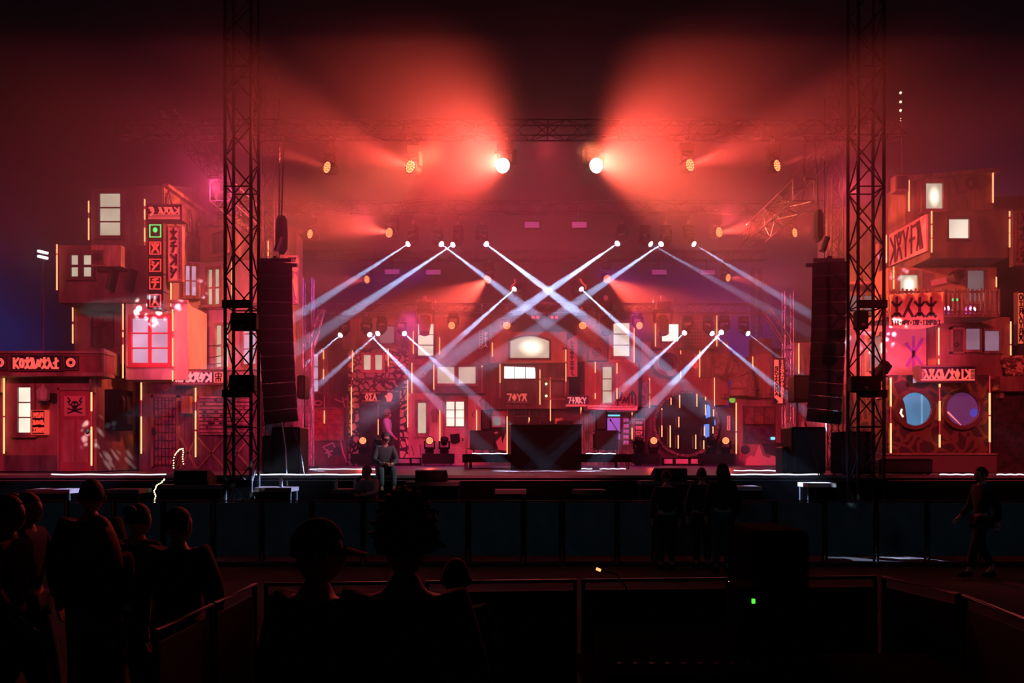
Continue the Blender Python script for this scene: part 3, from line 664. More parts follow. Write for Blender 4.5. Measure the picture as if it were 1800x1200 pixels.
led(g2s, 1564, 413, 462, 'at the far end of the slanted banner', ((0, 1),))
bn = thing('banner', 'slanted pink banner with big dark glyphs on the jutting shack', 'banner', g2s.at(1600, 480, .1))
mb = MB(); g2s.poly(mb, [(1567, 412), (1633, 376), (1633, 441), (1567, 468)], .02, .07); mb.build('board', PINKCL, bn)
mb = MB(); u0, u1, z0, z1 = g2s.rect(1570, 0, 1630, 10)
zt, zb = g2s.uv(1600, 402)[1], g2s.uv(1600, 448)[1]
for i, q in enumerate(['kr', 'chi', 'y', 'f', 'xx']):
    for s in GL[q]: g2s.stroke(mb, [(u0 + (u1 - u0) * (i + .75 * a) / 5, zb + (zt - zb) * b) for a, b in s], .075, .07, .085)
mb.build('lettering', INK, bn)
R3, (g3,) = house('building', 'orange-lit wall behind the balcony railing with window and screen door', [(1561, 21.9), (1752, 21.9)], [470, 469], 560, mat('orange_wall', (.5, .25, .17), .8, kind='grime', col2=(.36, .17, .12)), 1.)
window(R3, g3, 1580, 484, 1611, 517, 1, 1, PANEHOT, WOOD, .12)
window(R3, g3, 1698, 476, 1728, 530, 1, 1, PANEGREY, WOOD, .07, sill=False)
mb = MB(); g3.ring(mb, 1677, 488, 11, 3, 0, .3); g3.disc(mb, 1677, 488, 9, 0, .08); mb.build('round_vent', DFRAME, R3)
mb = MB(); g3.poly(mb, [(1634, 494), (1662, 487), (1664, 497), (1636, 503)], 0, .03); mb.build('pink_patch', ROSE, R3)
led(g3, 1568, 470, 515, 'beside the lit window on the orange balcony wall', ((0, .45), (.5, 1)))
led(g3, 1748, 488, 513, 'at the outer end of the orange balcony wall', ((0, .7),))
# balcony
fb = Face(1560, 20.3, 1757, 20.3)
bl = thing('balcony', 'orange slatted balcony railing above the pink cross wall', 'balcony', fb.at(1660, 556, 0))
mb = MB(); fb.box(mb, 1558, 552, 1757, 557, -1.4, 0); mb.build('floor_slab', WOOD, bl)
for a, b in ((511, 514), (546, 549)): mb = MB(); fb.box(mb, 1560, a, 1755, b, -.05, 0); mb.build('rail', WOOD, bl)
for k in range(26): x_ = 1561 + k * 7.7; mb = MB(); fb.box(mb, x_, 507 + (k % 3), x_ + 3.4, 553, 0, .03); mb.build('slat', WOOD, bl)
mb = MB(); fb.box(mb, 1544, 517, 1558, 562, -.3, 0); mb.build('side_board', WOOD, bl)
cb = thing('banner', 'orange cloth banner with four big figure glyphs hung on the balcony', 'banner', fb.at(1608, 578, .1))
mb = MB(); nx, nz = 24, 8; vs = []
for j in range(nz + 1):
    for i in range(nx + 1):
        x_ = 1561 + 96 * i / nx; top_ = 519 - 5 * (i / nx); bot_ = 576 + 4 * math.sin(math.pi * i / nx) - 8 * (i / nx) ** 3
        u, z = fb.uv(x_, top_ + (bot_ - top_) * j / nz); vs.append(fb.W(u, z, .07 + .025 * math.sin(i * 1.1 + j * .5) + .03 * (i / nx) ** 4 * math.sin(i * 2.2)))
fs_ = [(j * (nx + 1) + i, j * (nx + 1) + i + 1, (j + 1) * (nx + 1) + i + 1, (j + 1) * (nx + 1) + i) for j in range(nz) for i in range(nx)]
mb.add(vs, fs_); cl = mb.build('cloth', CLOTH, cb, smooth=True); so = cl.modifiers.new('thickness', 'SOLIDIFY'); so.thickness = .008
mb = MB(); write(fb, mb, 1565, 526, 1645, 557, ['fig', 'lamr', 'fig', 'fig'], False, .05, d0=.09, d1=.125)
write(fb, mb, 1564, 564, 1650, 572, ['i', 'l', 'l', 'dot', 'n', 'p', 'y', 'dot', 'i', 'chi', 'f', 'dot', 'i', 'i', 'ma', 'p', 'i', 'k', 'e'], False, .014, d0=.09, d1=.125)
mb.build('lettering', INK, cb)
for q, t in ((1675, 'nearer the cloth banner'), (1719, 'farther from the cloth banner')):
    r_ = thing('party_lamp', 'round multicoloured party lamp behind the railing, ' + t, 'light', fb.at(q, 551, -.35), 'party lamps on the balcony')
    mb = MB(); mb.ball(fb.at(q, 541, -.35), .12, .12, .12, 8); mb.build('dome', mat('violet_dome', (.3, .1, .4), .3, em=(.6, .1, .9), es=.8), r_)
    mb = MB(); mb.path([fb.at(q - 7, 540, -.2), fb.at(q - 2, 537, -.18), fb.at(q + 5, 543, -.2)], .02); mb.build('tube_arc', LENSB, r_)
    mb = MB(); mb.lathe([(.1, 0), (.08, .06)], fb.at(q, 551, -.35), (0, 0, 1), 10); mb.build('base', BLACK, r_)
mb = MB(); fb.box(mb, 1684, 521, 1687, 525, -.3, -.25); fb.box(mb, 1690, 521, 1695, 525, -.3, -.25); tag(mb.build('led_display', GREEN), 'tiny green display glowing behind the balcony railing', 'display')
R4, (g4s, g4) = house('building', 'pink wall with purple cross paint under the orange cloth banner', [(1528, 22.6), (1556, 21.7), (1628, 21.7)], 558, 668, mat('rose_wall', (.62, .3, .36), .8, kind='grime', col2=(.5, .22, .3)), .9)
window(R4, g4s, 1531, 592, 1552, 645, 1, 1, PANEGREY, WOOD, .08, sill=False)
mb = MB()
for s in ([(1593, 604), (1620, 640)], [(1621, 596), (1594, 642)], [(1606, 592), (1605, 650)]): g4.pstroke(mb, s, .07, 0, .01)
mb.build('spray_cross', PURP, R4)
R4b, (g4b,) = house('building', 'dark crimson wall with grey double window beside the pink cross wall', [(1645, 21.3), (1775, 21.3)], 557, 666, mat('crimson_wall', (.33, .14, .12), .85, kind='grime', col2=(.18, .07, .07)), 1.4)
window(R4b, g4b, 1695, 578, 1721, 615, 1, 1, pane_mat('pane_lilac', (.5, .3, .45), .45), FRAME, .07, sill=False)
window(R4b, g4b, 1728, 582, 1755, 617, 1, 1, pane_mat('pane_lilac', ()), FRAME, .07, sill=False)
mb = MB()
for a in ((1668, 576, 1671, 622), (1691, 576, 1694, 622), (1668, 576, 1694, 580), (1668, 619, 1694, 622)): g4b.box(mb, *a, 0, .12)
n4 = mb.build('niche', FRAME, R4b); mb = MB(); g4b.box(mb, 1672, 581, 1690, 618, 0, .03); mb.build('back_board', DWOOD, n4)
mb = MB(); g4b.ring(mb, 1680, 606, 4, 1.5, .03, .06); mb.build('emblem', INK, n4)
led(g4b, 1647, 577, 641, 'between the pink cross wall and the crimson wall', ((0, .75), (.85, 1)))
led(g4b, 1773, 566, 626, 'at the outer end of the crimson wall', ((0, .65), (.7, 1)))
# porthole house
R5, (g5s, g5) = house('laundry_house', 'dark squiggle-painted house with two round portholes', [(1541, 21.3), (1561, 20.5), (1738, 20.5)], 664, 797, SQUIG2, 2.)
part(R5, g5, 'plinth', mat('plinth_red', (.13, .07, .07), .8), [(1543, 798, 1742, 829, -1.5, .25)])
part(R5, g5, 'plinth_edge', FRAME, [(1543, 796, 1742, 799, -1.2, .3)])
for cx, pm, nm in ((1605, PANEBLUE, 'blue-lit porthole'), (1688, PANEPUR, 'dim purple porthole')):
    mb = MB(); g5.ring(mb, cx, 719, 36, 7, 0, .14); w_ = mb.build('porthole', mat('porthole_ring', (.16, .07, .06), .5, .2), R5, smooth=False); w_['label'] = nm
    mb = MB(); g5.disc(mb, cx, 719, 30, 0, .05, 32); mb.build('glass', pm, w_)
    mb = MB(); g5.disc(mb, cx, 719, 30.5, .12, .13, 32)
    if cx < 1650:
        mb = MB(); g5.poly(mb, [(1577, 712), (1583, 698), (1588, 712), (1591, 735), (1592, 748), (1582, 738)], .05, .08); mb.build('drum_edge', DFRAME, w_)
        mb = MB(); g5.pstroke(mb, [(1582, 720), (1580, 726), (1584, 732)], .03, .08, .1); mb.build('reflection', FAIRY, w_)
        mb = MB(); g5.box(mb, 1617, 694, 1620, 746, .05, .06); mb.build('curtain_fold', pane_mat('pane_palecyan', (.2, .6, .9), .7), w_)
    else:
        mb = MB()
        for k in range(4): g5.pstroke(mb, [(1661 + k * 1.5, 723 + k * .3), (1684 + k, 744 + k)], .012, .05, .06)
        mb.build('blind_slat', PINKTXT, w_); mb = MB(); g5.disc(mb, 1710, 725, 7.5, .05, .055); mb.build('blue_patch', pane_mat('pane_deepblue', (.08, .1, .9), .5), w_)
led(g5, 1563, 664, 797, 'at the mast end of the two-porthole house', ((0, .38), (.6, 1)), .022)
led(g5, 1648.5, 675, 786, 'between the two portholes', ((0, .05), (.27, .58), (.8, 1)), .022)
led(g5, 1736, 661, 797, 'at the outer corner of the two-porthole house', ((.22, .5), (.52, .85)), .022)
fr = Face(1600, 19.9, 1710, 19.9)
sign(fr, 1607, 647, 1702, 671, 'lined glyph sign above the two portholes', br=.62, texts=[(1614, 652, 1694, 667, ['lam', 'chi', 'lamr', 'xx', 'sr', 'fig', 'phi', 'l', 'kr'], False, .04, None)], d=.3,
     extra=lambda f, t, D: [f.box(t, a, 651 + 2.4 * k, b, 651.8 + 2.4 * k, D, D + .006) for k in range(8) for a, b in ((1609, 1614), (1694, 1701))] + [f.box(t, 1608, 668, 1701, 670.5, D, D + .01)])
part(R5, g5s, 'notice_board', ROSE, [(1543, 682, 1552, 700, 0, .05)])
R6, (g6,) = house('shed', 'dark shed with rusty ledge beside the two-porthole house', [(1746, 21.4), (1860, 21.4)], 690, 829, mat('dark_shed', (.07, .04, .04), .85, kind='hplanks', scale=2.2), 1.5)
part(R6, g6, 'ledge', mat('rusty_ledge', (.35, .15, .12), .8, kind='grime'), [(1744, 663, 1862, 689, -1.2, .35)])
part(R6, g6, 'hook_block', FRAME, [(1750, 689, 1757, 700, 0, .2)])
tp = MB(); nx, nz = 26, 10; vs = []
for j in range(nz + 1):
    for i in range(nx + 1):
        t_ = j / nz; x_ = 1752 + 110 * i / nx; y_ = 626 + 36 * t_
        vs.append(g6.W(*g6.uv(x_, y_ + random.uniform(-1, 1)), .1 + .25 * t_ + random.uniform(0, .12)))
tp.add(vs, [(j * (nx + 1) + i, j * (nx + 1) + i + 1, (j + 1) * (nx + 1) + i + 1, (j + 1) * (nx + 1) + i) for j in range(nz) for i in range(nx)])
tp = tp.build('tarpaulin', TARP); tp.modifiers.new('thickness', 'SOLIDIFY').thickness = .02; tag(tp, 'crumpled glowing orange tarpaulin above the rusty ledge', 'tarpaulin')
R7, (g7,) = house('building', 'dim far wall behind the tall glyph signs at the set end', [(1750, 23), (1870, 23)], 345, 690, mat('dim_wall', (.1, .06, .08), .85, kind='grime'), .8)
fe = Face(1770, 20.9, 1830, 20.9)
sign(fe, 1776, 374, 1806, 468, 'upper of two tall glyph signs at the set end, red frame', board=FRAME, d=.15, texts=[(1788, 378, 1799, 467, ['lam', 'fig', 'kr', 'te'], True, .06, INK), (1781, 378, 1784, 466, SMALL[:8], True, .015, INK)], bw=.03)
ls = sign(fe, 1782, 515, 1806, 607, 'lower of two tall glyph signs at the set end, orange strip', d=.15, texts=[(1794, 520, 1800, 602, ['fig', 'i', 'te', 'phi', 'ta', 'e', 'y', '7'], True, .025, None)], bw=.004)
mb = MB(); fe.box(mb, 1783, 517, 1792, 605, .15, .16); mb.build('orange_strip', mat('orange_print', (.7, .25, .12), .6, em=(1, .2, .08), es=.45), ls)
mb = MB(); write(fe, mb, 1785, 520, 1790.5, 603, ['O', 'e', 'r', 'lam', 'y', 'r', 'chi'], True, .03, d0=.16, d1=.17); mb.build('glyph', INK, ls)
led(fe, 1771, 373, 436, 'beside the upper tall glyph sign at the set end', ((0, .15), (.22, .6), (.62, 1)))
bx = thing('square_sign_box', 'blank square sign box near the topmost porthole-side shack', 'sign', g1.at(1577, 342, .2))
mb = MB(); g1.box(mb, 1565, 314, 1588, 342, 0, .3); mb.build('casing', FRAME, bx); mb = MB(); g1.box(mb, 1568, 316, 1586, 338, .3, .31); mb.build('sign_face', SIGNBK, bx)
R8, (g8,) = house('building', 'weathered plank wall behind the two lattice masts on the porthole side', [(1455, 24), (1566, 24)], 362, 560, WOOD, .8)
window(R8, g8, 1546, 436, 1560, 482, 1, 1, PANE, ROSE, .1, sill=False)
window(R8, g8, 1492, 520, 1540, 550, 2, 1, PANEGREY, WOOD, .06)
part(R8, g8, 'ledge', ROSE, [(1455, 498, 1566, 503, 0, .3)])
led(g8, 1505, 440, 508, 'behind the porthole-side mast on the weathered plank wall', ((0, .1), (.6, 1)))
R9, (g9,) = house('building', 'pink wall behind the porthole-side mast, under the weathered planks', [(1455, 23.6), (1558, 23.6)], 560, 829, mat('pink_far_wall', (.5, .25, .32), .8, kind='vplanks', scale=1), .8)
led(g9, 1513, 575, 655, 'behind the porthole-side mast on the pink wall', ((.1, 1),))
for a, b, c, d, pm in ((1462, 690, 1472, 735, PANEBLUE), (1490, 668, 1506, 720, PANEPINK), (1512, 690, 1524, 720, PANEBLUE)): window(R9, g9, a, b, c, d, 1, 1, pm, DFRAME, .04, sill=False)

# stray light built as glowing bars on an added pole and a thin pole with four pinpoint lamps
pl = thing('lamp_pole', 'added pole with two glowing bars for white stray light behind the four-pane window shack', 'lamp', (X(76, 26), 26, 0))
MB().tube((X(76, 26), 26, 0), P(76, 440, 26), .04).build('pole', STEEL, pl)
for yy in (443, 452):
    a = P(67, yy - 2, 25.9); b = P(84, yy + 2, 25.9); MB().tube(a + Vector((0, .06, 0)), b + Vector((0, .06, 0)), .06).build('housing', BLACK, pl); MB().tube(a, b, .035).build('stray_light_bar', LENSB, pl)
pl = thing('lamp_pole', 'thin tall pole with four pinpoint lamps above the topmost plank shack', 'lamp', (X(1584, 26), 26, 0))
MB().tube((X(1584, 26), 26, 0), (X(1584, 26), 26, Z(155, 26)), .03).build('pole', STEEL, pl)
for yy in (163, 179, 194, 210): MB().ball(P(1583, yy, 25.93), .035, .035, .035, 5).build('bulb', FAIRY, pl)

# ================================================================== street set at the back of the stage
YC = 32.0
def ch(name, label, x0, x1, top, bot, m, Y=YC, depth=1.2, side=None, cat='building'):
    pts = [(x0, Y), (x1, Y)]
    if side: pts.append((side, Y + depth * .9))
    r, fs = house(name, label, pts, top, bot, m, depth, cat)
    return r, fs[0], (fs[1] if side else None)
GY = 817.5
# graffiti shack
C1, c1, _ = ch('shack', 'dark graffiti shack with red-painted double window beside the squiggle house', 541, 609, 692, GY, mat('dark_red_board', (.2, .08, .11), .8, kind='grime'), 31.6)
w_ = window(C1, c1, 551, 718, 602, 772, 2, 1, mat('red_painting', (.55, .13, .12), .7, kind='hplanks', scale=1.2, col2=(.25, .04, .06)), FRAME, .05, sill=False)
mb = MB(); c1.disc(mb, 593, 793, 8, 0, .03); mb.build('round_hole', INK, C1)
mb = MB()
for s in ([(590, 702), (600, 706), (611, 699)], [(602, 698), (606, 715)], circ(559, 708, 7, 4)): c1.pstroke(mb, s, .05, 0, .01)
mb.build('graffiti', ROSE, C1); mb = MB()
for s in ([(568, 785), (585, 778), (590, 788)], [(568, 785), (582, 800)], [(572, 796), (585, 792)], [(576, 790), (578, 803)], [(599, 775), (603, 795), (610, 812)]): c1.pstroke(mb, s, .05, 0, .01)
mb.build('graffiti', ROSE, C1)
led(c1, 571, 695, 744, 'across the red-painted double window of the graffiti shack', ((.55, 1),))
C2, c2, _ = ch('building', 'set wall with tall lit window above the graffiti shack', 541, 577, 612, 692, WOOD, 32.1)
window(C2, c2, 546, 623, 560, 688, 1, 3, PANEPINK, FRAME, .07)
led(c2, 569.5, 616, 667, 'on the wooden post above the graffiti shack', ((0, .3), (.65, 1)))
C2b, c2b, _ = ch('building', 'dark recessed gap wall between the graffiti shack and the squiggle house', 577, 612, 604, GY, DPLAST, 33)
# squiggle house
C3, c3, _ = ch('house', 'house painted all over in black squiggles, with a dark double door', 612, 718, 612, GY, SQUIG, 32)
window(C3, c3, 640, 624, 672, 650, 2, 1, PANE, mat('pink_frame', (.75, .3, .3), .6), .08, mw=.09)
part(C3, c3, 'door_recess', mat('dark_door', (.05, .03, .04), .6, kind='hplanks', scale=2), [(632, 711, 703, GY, 0, .06)])
d3 = part(C3, c3, 'door', mat('dark_door', ()), [(636, 716, 667, GY, .06, .1), (669, 716, 700, GY, .06, .1)])
part(C3, c3, 'cornice', DFRAME, [(612, 665, 718, 668, 0, .1), (632, 708, 703, 711, 0, .15)])
sign(c3, 634, 690, 702, 706, 'dark lintel sign with a hand above the squiggle house door', base=.06, d=.08, texts=[(643, 693, 664, 703, ['dia', 'sig', 'a'], False, .04, None)],
     extra=lambda f, t, D: (f.poly(t, [(681, 706), (680, 700), (677, 696), (680, 694), (682, 697), (682, 691), (685, 690), (688, 691), (691, 693), (691, 699), (688, 706)], D, D + .01), f.box(t, 637, 690.5, 670, 691.3, D, D + .01), f.box(t, 637, 704.5, 670, 705.3, D, D + .01)))
led(c3, 620.5, 616, 667, 'at the window end of the upper squiggle front', ((0, .75), (.97, 1)))
led(c3, 683, 612, 664, 'beside the pink-framed window of the squiggle house', ((0, .6),))
led(c3, 618.5, 668, 768, 'on the squiggle pillar nearest the graffiti shack', ((.12, .97),))
led(c3, 717, 668, 766, 'on the squiggle pillar nearest the narrow window', ((0, .85),))
led(c3, 665.5, 710, 764, 'between the leaves of the dark double door', ((.5, 1),))
C3b, c3b, _ = ch('billboard', 'bare plank board with dark plate jutting over the squiggle house', 603, 706, 560, 611, mat('bright_planks', (.6, .36, .27), .8, kind='vplanks', scale=.8, bump=.2), 31.6, .5, cat='board')
window(C3b, c3b, 668, 574, 693, 603, 1, 1, PANEGREY, DFRAME, .05, sill=False)
# upper box with three panes
C4, c4, _ = ch('building', 'upper crimson wall with three-pane lit window over the double-window bay', 718, 862, 557, 640, mat('crimson_wall2', (.42, .2, .2), .85, kind='grime', col2=(.26, .1, .12)), 32)
window(C4, c4, 735, 570, 762, 625, 1, 3, PANEBR, DFRAME, .09)
led(c4, 727, 573, 622, 'nearest the squiggle house beside the upper three-pane window', ((.2, 1),))
led(c4, 773, 590, 623, 'on the bay side of the upper three-pane window', ((.1, 1),))
mb = MB(); c4.ring(mb, 743, 657, 5, 1.5, .3, .4)
C4b, c4b, _ = ch('building', 'dark jutting bay with wide double lit window above the white door', 760, 853, 640, 691, mat('bay_board', (.2, .09, .11), .8, kind='grime'), 31.4, .58)
window(C4b, c4b, 769, 645, 836, 674, 2, 1, pane_mat('pane_rose', (.7, .54, .44), .85), FRAME, .07, mw=.08)
part(C4b, c4b, 'roof_edge', FRAME, [(757, 637, 858, 641, -.3, .15)])
led(c4b, 763, 637, 690, 'at the near end of the jutting double-window bay', ((0, .9),))
led(c4b, 847.5, 643, 690, 'at the far end of the jutting double-window bay', ((0, .05),))
# door house
C5, c5, _ = ch('house', 'pale house front with panelled door and narrow lit window under the dark bay', 718, 859, 691, GY, mat('pink_plaster', (.55, .33, .33), .85, kind='grime', col2=(.38, .2, .22)), 32)
part(C5, c5, 'upper_wall', mat('crimson_wall3', (.3, .13, .15), .85, kind='grime'), [(718, 640, 760, 691, -.9, 0)])
window(C5, c5, 735, 708, 749, 761, 1, 1, PANE, WOOD, .12)
d5 = part(C5, c5, 'door', mat('pale_door', (.55, .35, .36), .6, kind='hplanks', scale=2.2, col2=(.42, .26, .28)), [(783, 702, 818, GY, 0, .06)])
u0, u1, z0, z1 = c5.rect(785, 706, 816, 749)
w_ = window(C5, c5, 785, 706, 816, 749, 2, 3, PANEBR, FRAME, .03, sill=False, mw=.02, off=.06)
mb = MB(); c5.box(mb, 812, 770, 815, 775, .06, .12); mb.build('handle', STEEL, d5)
mb = MB()
for a in ((778, 698, 783, GY), (818, 698, 823, GY), (778, 696, 823, 701)): c5.box(mb, *a, 0, .12)
mb.build('door_frame', FRAME, C5)
mb = MB(); c5.poly(mb, [(792, 763), (808, 762), (809, 776), (800, 780), (793, 777)], .1, .25); mb.build('mailbox', BLACK, C5)
mb = MB(); c5.box(mb, 760, 733, 770, 741, 0, .3); mb.lathe([(.12, 0), (.16, .2), (.05, .3)], c5.at(765, 733, .15), (0, 0, 1), 8); mb.build('wall_lamp', FRAME, C5)
mb = MB(); c5.ring(mb, 744, 658, 5.5, 2, 0, .08); mb.build('round_vent', ROSE, C5)
mb = MB()
for s in ([(835, 722), (830, 728), (834, 733)], [(847, 712), (843, 705), (849, 699)], [(723, 783), (728, 800)], [(738, 782), (740, 800)]): c5.pstroke(mb, s, .025, 0, .01)
mb.build('crack', INK, C5)
led(c5, 724.5, 638, 691, 'high on the wall between the squiggle house and the white door', ((0, 1),))
led(c5, 773.5, 692, 775, 'between the narrow window and the panelled door', ((.35, 1),))
led(c5, 838, 692, 756, 'beyond the panelled door next to the flight case', ((.45, 1),))
# film-strip signs
ff = Face(840, 31.3, 862, 31.3)
sign(ff, 849.5, 577, 860, 612, 'small vertical glyph sign beside the arched window box', br=.72, d=.1, texts=[(851, 584, 857, 612, ['ta', 'te', 'hito'], True, .025, PINKTXT)], bw=.004)
fl = thing('film_strip_sign', 'pale film strip shaped sign with holes beside the small glyph sign', 'sign', ff.at(845, 614, .1))
mb = MB(); ff.box(mb, 842, 581, 849, 613, 0, .08); mb.build('strip_board', SIGNYL, fl)
MB().tube(ff.at(845, 600, 0), ff.at(845, 600, -.72), .02).build('wall_bracket', STEEL, fl)
mb = MB()
for k in range(6): ff.disc(mb, 845.5, 584.5 + 5 * k, 1.8, .08, .09, 10)
mb.build('hole', INK, fl)
# arched window box
C6, c6, _ = ch('shack', 'dirty orange box with big arched lit window in the middle of the set', 862, 996, 583, 637, mat('orange_dirt', (.6, .36, .22), .85, kind='grime', col2=(.4, .2, .12)), 31.2, 1.6)
arch = [(897, 629), (897, 600)] + [(897 + 68 * i / 8, 600 - 9 * math.sin(math.pi * i / 8)) for i in range(1, 8)] + [(965, 600), (965, 629)]
arch2 = [(893, 633), (893, 597)] + [(893 + 76 * i / 8, 597 - 9 * math.sin(math.pi * i / 8)) for i in range(1, 8)] + [(969, 597), (969, 633)]
mb = MB(); c6.poly(mb, arch2, 0, .05); w_ = mb.build('arched_window', DFRAME, C6)
mb = MB(); c6.poly(mb, arch, .05, .07); mb.build('pane', PANEHOT, w_)
led(c6, 865.5, 600, 627, 'at the film-strip end of the arched window box', ((.1, 1),))
led(c6, 994.5, 612, 690, 'between the arched window box and the pink vertical banner', ((0, .3), (.35, .75)))
# dark block with three panes
C7, c7, _ = ch('building', 'dark plank block with three bright panes under the arched window box', 853, 1000, 637, 718, mat('block_board', (.2, .09, .1), .8, kind='vplanks', scale=.8), 31.6, 1.2)
w_ = MB()
for q in ((884, 640, 886.5, 666), (941, 641, 944, 666), (884, 640, 944, 643), (882, 666, 947, 670)): c7.box(w_, *q, 0, .1)
for q in (904, 923): c7.box(w_, q, 643, q + 1, 666, 0, .08)
w_ = w_.build('window', DFRAME, C7); mb = MB(); c7.poly(mb, [(886.5, 665), (886.5, 644), (940, 646), (942, 665)], 0, .04); mb.build('pane', PANEWHITE, w_)
mb = MB()
for q in ((953, 666, 955, 703), (992, 666, 994, 703), (953, 665, 994, 668), (953, 700, 994, 703), (967, 668, 969, 700)): c7.box(mb, *q, 0, .14)
k7 = mb.build('cabinet', FRAME, C7); mb = MB(); c7.box(mb, 971, 672, 990, 695, 0, .05); mb.build('glass', DARKGL, k7)
mb = MB(); c7.disc(mb, 960, 675, 2, .1, .14); c7.disc(mb, 960, 696, 2, .1, .14); mb.build('bulb', FAIRY, k7)
sign(c7, 888, 688, 930, 708, 'dark lightbox sign with four blocky glyphs under the bright panes', d=.12, texts=[(892, 693, 927, 704, ['7', 'phi', 'y', 'chi'], False, .05, mat('soft_letters', (.6, .3, .25), .6, em=(1, .2, .15), es=.35))],
     extra=lambda f, t, D: [f.disc(t, 891 + 3.2 * k, 706.5, .5, D, D + .01, 6) for k in range(12)])
led(c7, 879, 640, 700, 'at the door-house end of the bright three-pane block', ((0, .55),))
led(c7, 949, 650, 711, 'beside the bright three-pane window', ((0, .25), (.3, 1)))
led(c7, 967.5, 664, 745, 'across the small cabinet in the middle of the set', ((0, 1),))
# bar room behind the booth
C8, c8, _ = ch('bar_room', 'dark bar interior with red curtain behind the control booth', 859, 1022, 718, GY, mat('barroom', (.1, .05, .07), .8, kind='grime'), 32.3, .9)
mb = MB()
for k in range(14): c8.box(mb, 866 + k * 1.7, 717, 867.2 + k * 1.7, 731 - 1.5 * math.sin(k), .02, .1)
mb.build('curtain', mat('red_curtain', (.6, .1, .15), .7), C8)
tv = thing('television', 'old tube television on the bar shelf by the flight case speaker', 'television', c8.at(878, 752, .3))
mb = MB(); c8.box(mb, 865, 732, 888, 751, .1, .5); mb.build('housing', mat('violet_case', (.4, .25, .35), .5), tv); mb = MB(); c8.box(mb, 867, 734, 880, 748, .5, .52); mb.build('screen', pane_mat('pane_teal', (.2, .35, .3), .5), tv)
mb = MB(); c8.box(mb, 905, 731, 955, 733, .1, .4); c8.box(mb, 905, 745, 955, 747, .1, .4); mb.build('shelf', DWOOD, C8)
for k in range(7):
    mb = MB(); p = c8.at(908 + k * 6.5, 731, .25); mb.lathe([(.05, 0), (.05, .18), (.02, .24), (.02, .3)], p, (0, 0, 1), 8)
    tag(mb.build('bottle', DARKGL), 'dark bottle on the bar shelf, ' + ('first', 'second', 'third', 'fourth', 'fifth', 'sixth', 'seventh')[k] + ' from the television', 'bottle', 'bottles on the bar shelf')
mb = MB(); c8.box(mb, 975, 735, 989, 747, .1, .5); tag(mb.build('cardboard_box', mat('carton', (.6, .35, .2), .8, kind='spots', scale=2)), 'small patterned carton on the bar beside the control booth', 'box')
mb = MB(); c8.poly(mb, [(876, 790), (872, 776), (881, 766), (883, 780), (889, 760), (890, 792)], .02, .06); mb.build('torn_poster', ROSE, C8)
led(c8, 891.5, 715, 798, 'beside the control booth at the television end', ((.2, 1),), .02)
led(c8, 930, 722, 743, 'above the bar shelf behind the control booth', ((.55, 1),))
led(c8, 1021, 715, 793, 'beside the control booth at the fridge end', ((0, .15), (.55, 1)), .02)
# banners and small signs mid set
fv = Face(990, 30.9, 1120, 30.9)
bv = thing('banner', 'pink vertical banner with seven dark glyphs beside the arched window', 'banner', fv.at(1006, 662, .05))
mb = MB(); fv.poly(mb, [(997, 662), (997, 598), (1015, 588), (1015, 662)], 0, .05); mb.build('cloth', PINKCL, bv)
mb = MB(); fv.poly(mb, [(997, 588), (1011, 588), (997, 597)], 0, .06); mb.build('corner_flag', INK, bv)
mb = MB(); fv.box(mb, 990, 610, 999, 613, -.4, 0); mb.build('side_arm', STEEL, bv)
mb = MB(); write(fv, mb, 1002, 599, 1009, 661, ['to', 'e', 'phi', 'te', 'yo', 'mi', 'l'], True, .035, d0=.05, d1=.065); mb.build('lettering', INK, bv)
sign(fv, 994, 696, 1034, 711, 'black sign with five white-pink glyphs over the fridge shop corner', d=.12, texts=[(998, 699, 1031, 709, ['7', 'plus', 'chi', 'k', 'y'], False, .035, PINKTXT)], bw=.01)
mb = MB(); fv.box(mb, 994, 711.5, 1034, 715, -.2, .3); tag(mb.build('awning_ledge', SIGNYL), 'short pale ledge right under the five-glyph black sign', 'ledge')
aw = thing('awning', 'long pale paper-covered awning strip above the fridge shop', 'awning', fv.at(1075, 722, .2))
mb = MB(); fv.poly(mb, [(1030, 713), (1118, 715), (1117, 722.5), (1032, 720)], -1.08, .45); mb.build('strip_board', SIGNYL, aw)
mb = MB(); fv.pstroke(mb, [(1033 + 3 * i, 717 + 1.2 * math.sin(i * 2.1)) for i in range(28)], .018, .45, .46); mb.build('paper_edge', INK, aw)
# narrow-window box
C9, c9, c9s = ch('shack', 'rusty box shack with tall narrow three-pane window over the awning', 1028, 1122, 636, 714, mat('rust_board', (.42, .2, .16), .8, kind='grime', col2=(.25, .1, .09)), 31.3, 1.3, 1126)
window(C9, c9, 1059, 645, 1075, 708, 1, 3, PANE, WOOD, .1)
mb = MB()
for s in ([(1081, 690), (1084, 703), (1091, 703), (1093, 690)], [(1086, 688), (1086, 712)], [(1094, 708), (1098, 699), (1100, 707), (1104, 698)], [(1105, 710), (1106, 694), (1112, 688), (1117, 695), (1117, 710)], [(1111, 690), (1111, 708)]): c9.pstroke(mb, s, .07, 0, .01)
mb.build('graffiti', INK, C9)
led(c9, 1046, 636, 701, 'beside the tall narrow three-pane window', ((0, .3), (.85, 1)))
led(c9, 1084, 638, 701, 'over the graffiti on the rusty box shack', ((0, .3), (.7, 1)))
C10, c10, _ = ch('building', 'slatted wall strip with fan box between the pink banner and the upper window box', 1015, 1070, 560, 636, mat('slat_wall', (.5, .25, .22), .8, kind='hplanks', scale=1.3), 32)
fan = thing('fan_box', 'box fan unit sitting on the rusty shack roof', 'fan', c10.at(1047, 636.5, .4))
mb = MB(); c10.box(mb, 1031, 612, 1064, 637, .1, .7); mb.build('casing', FRAME, fan)
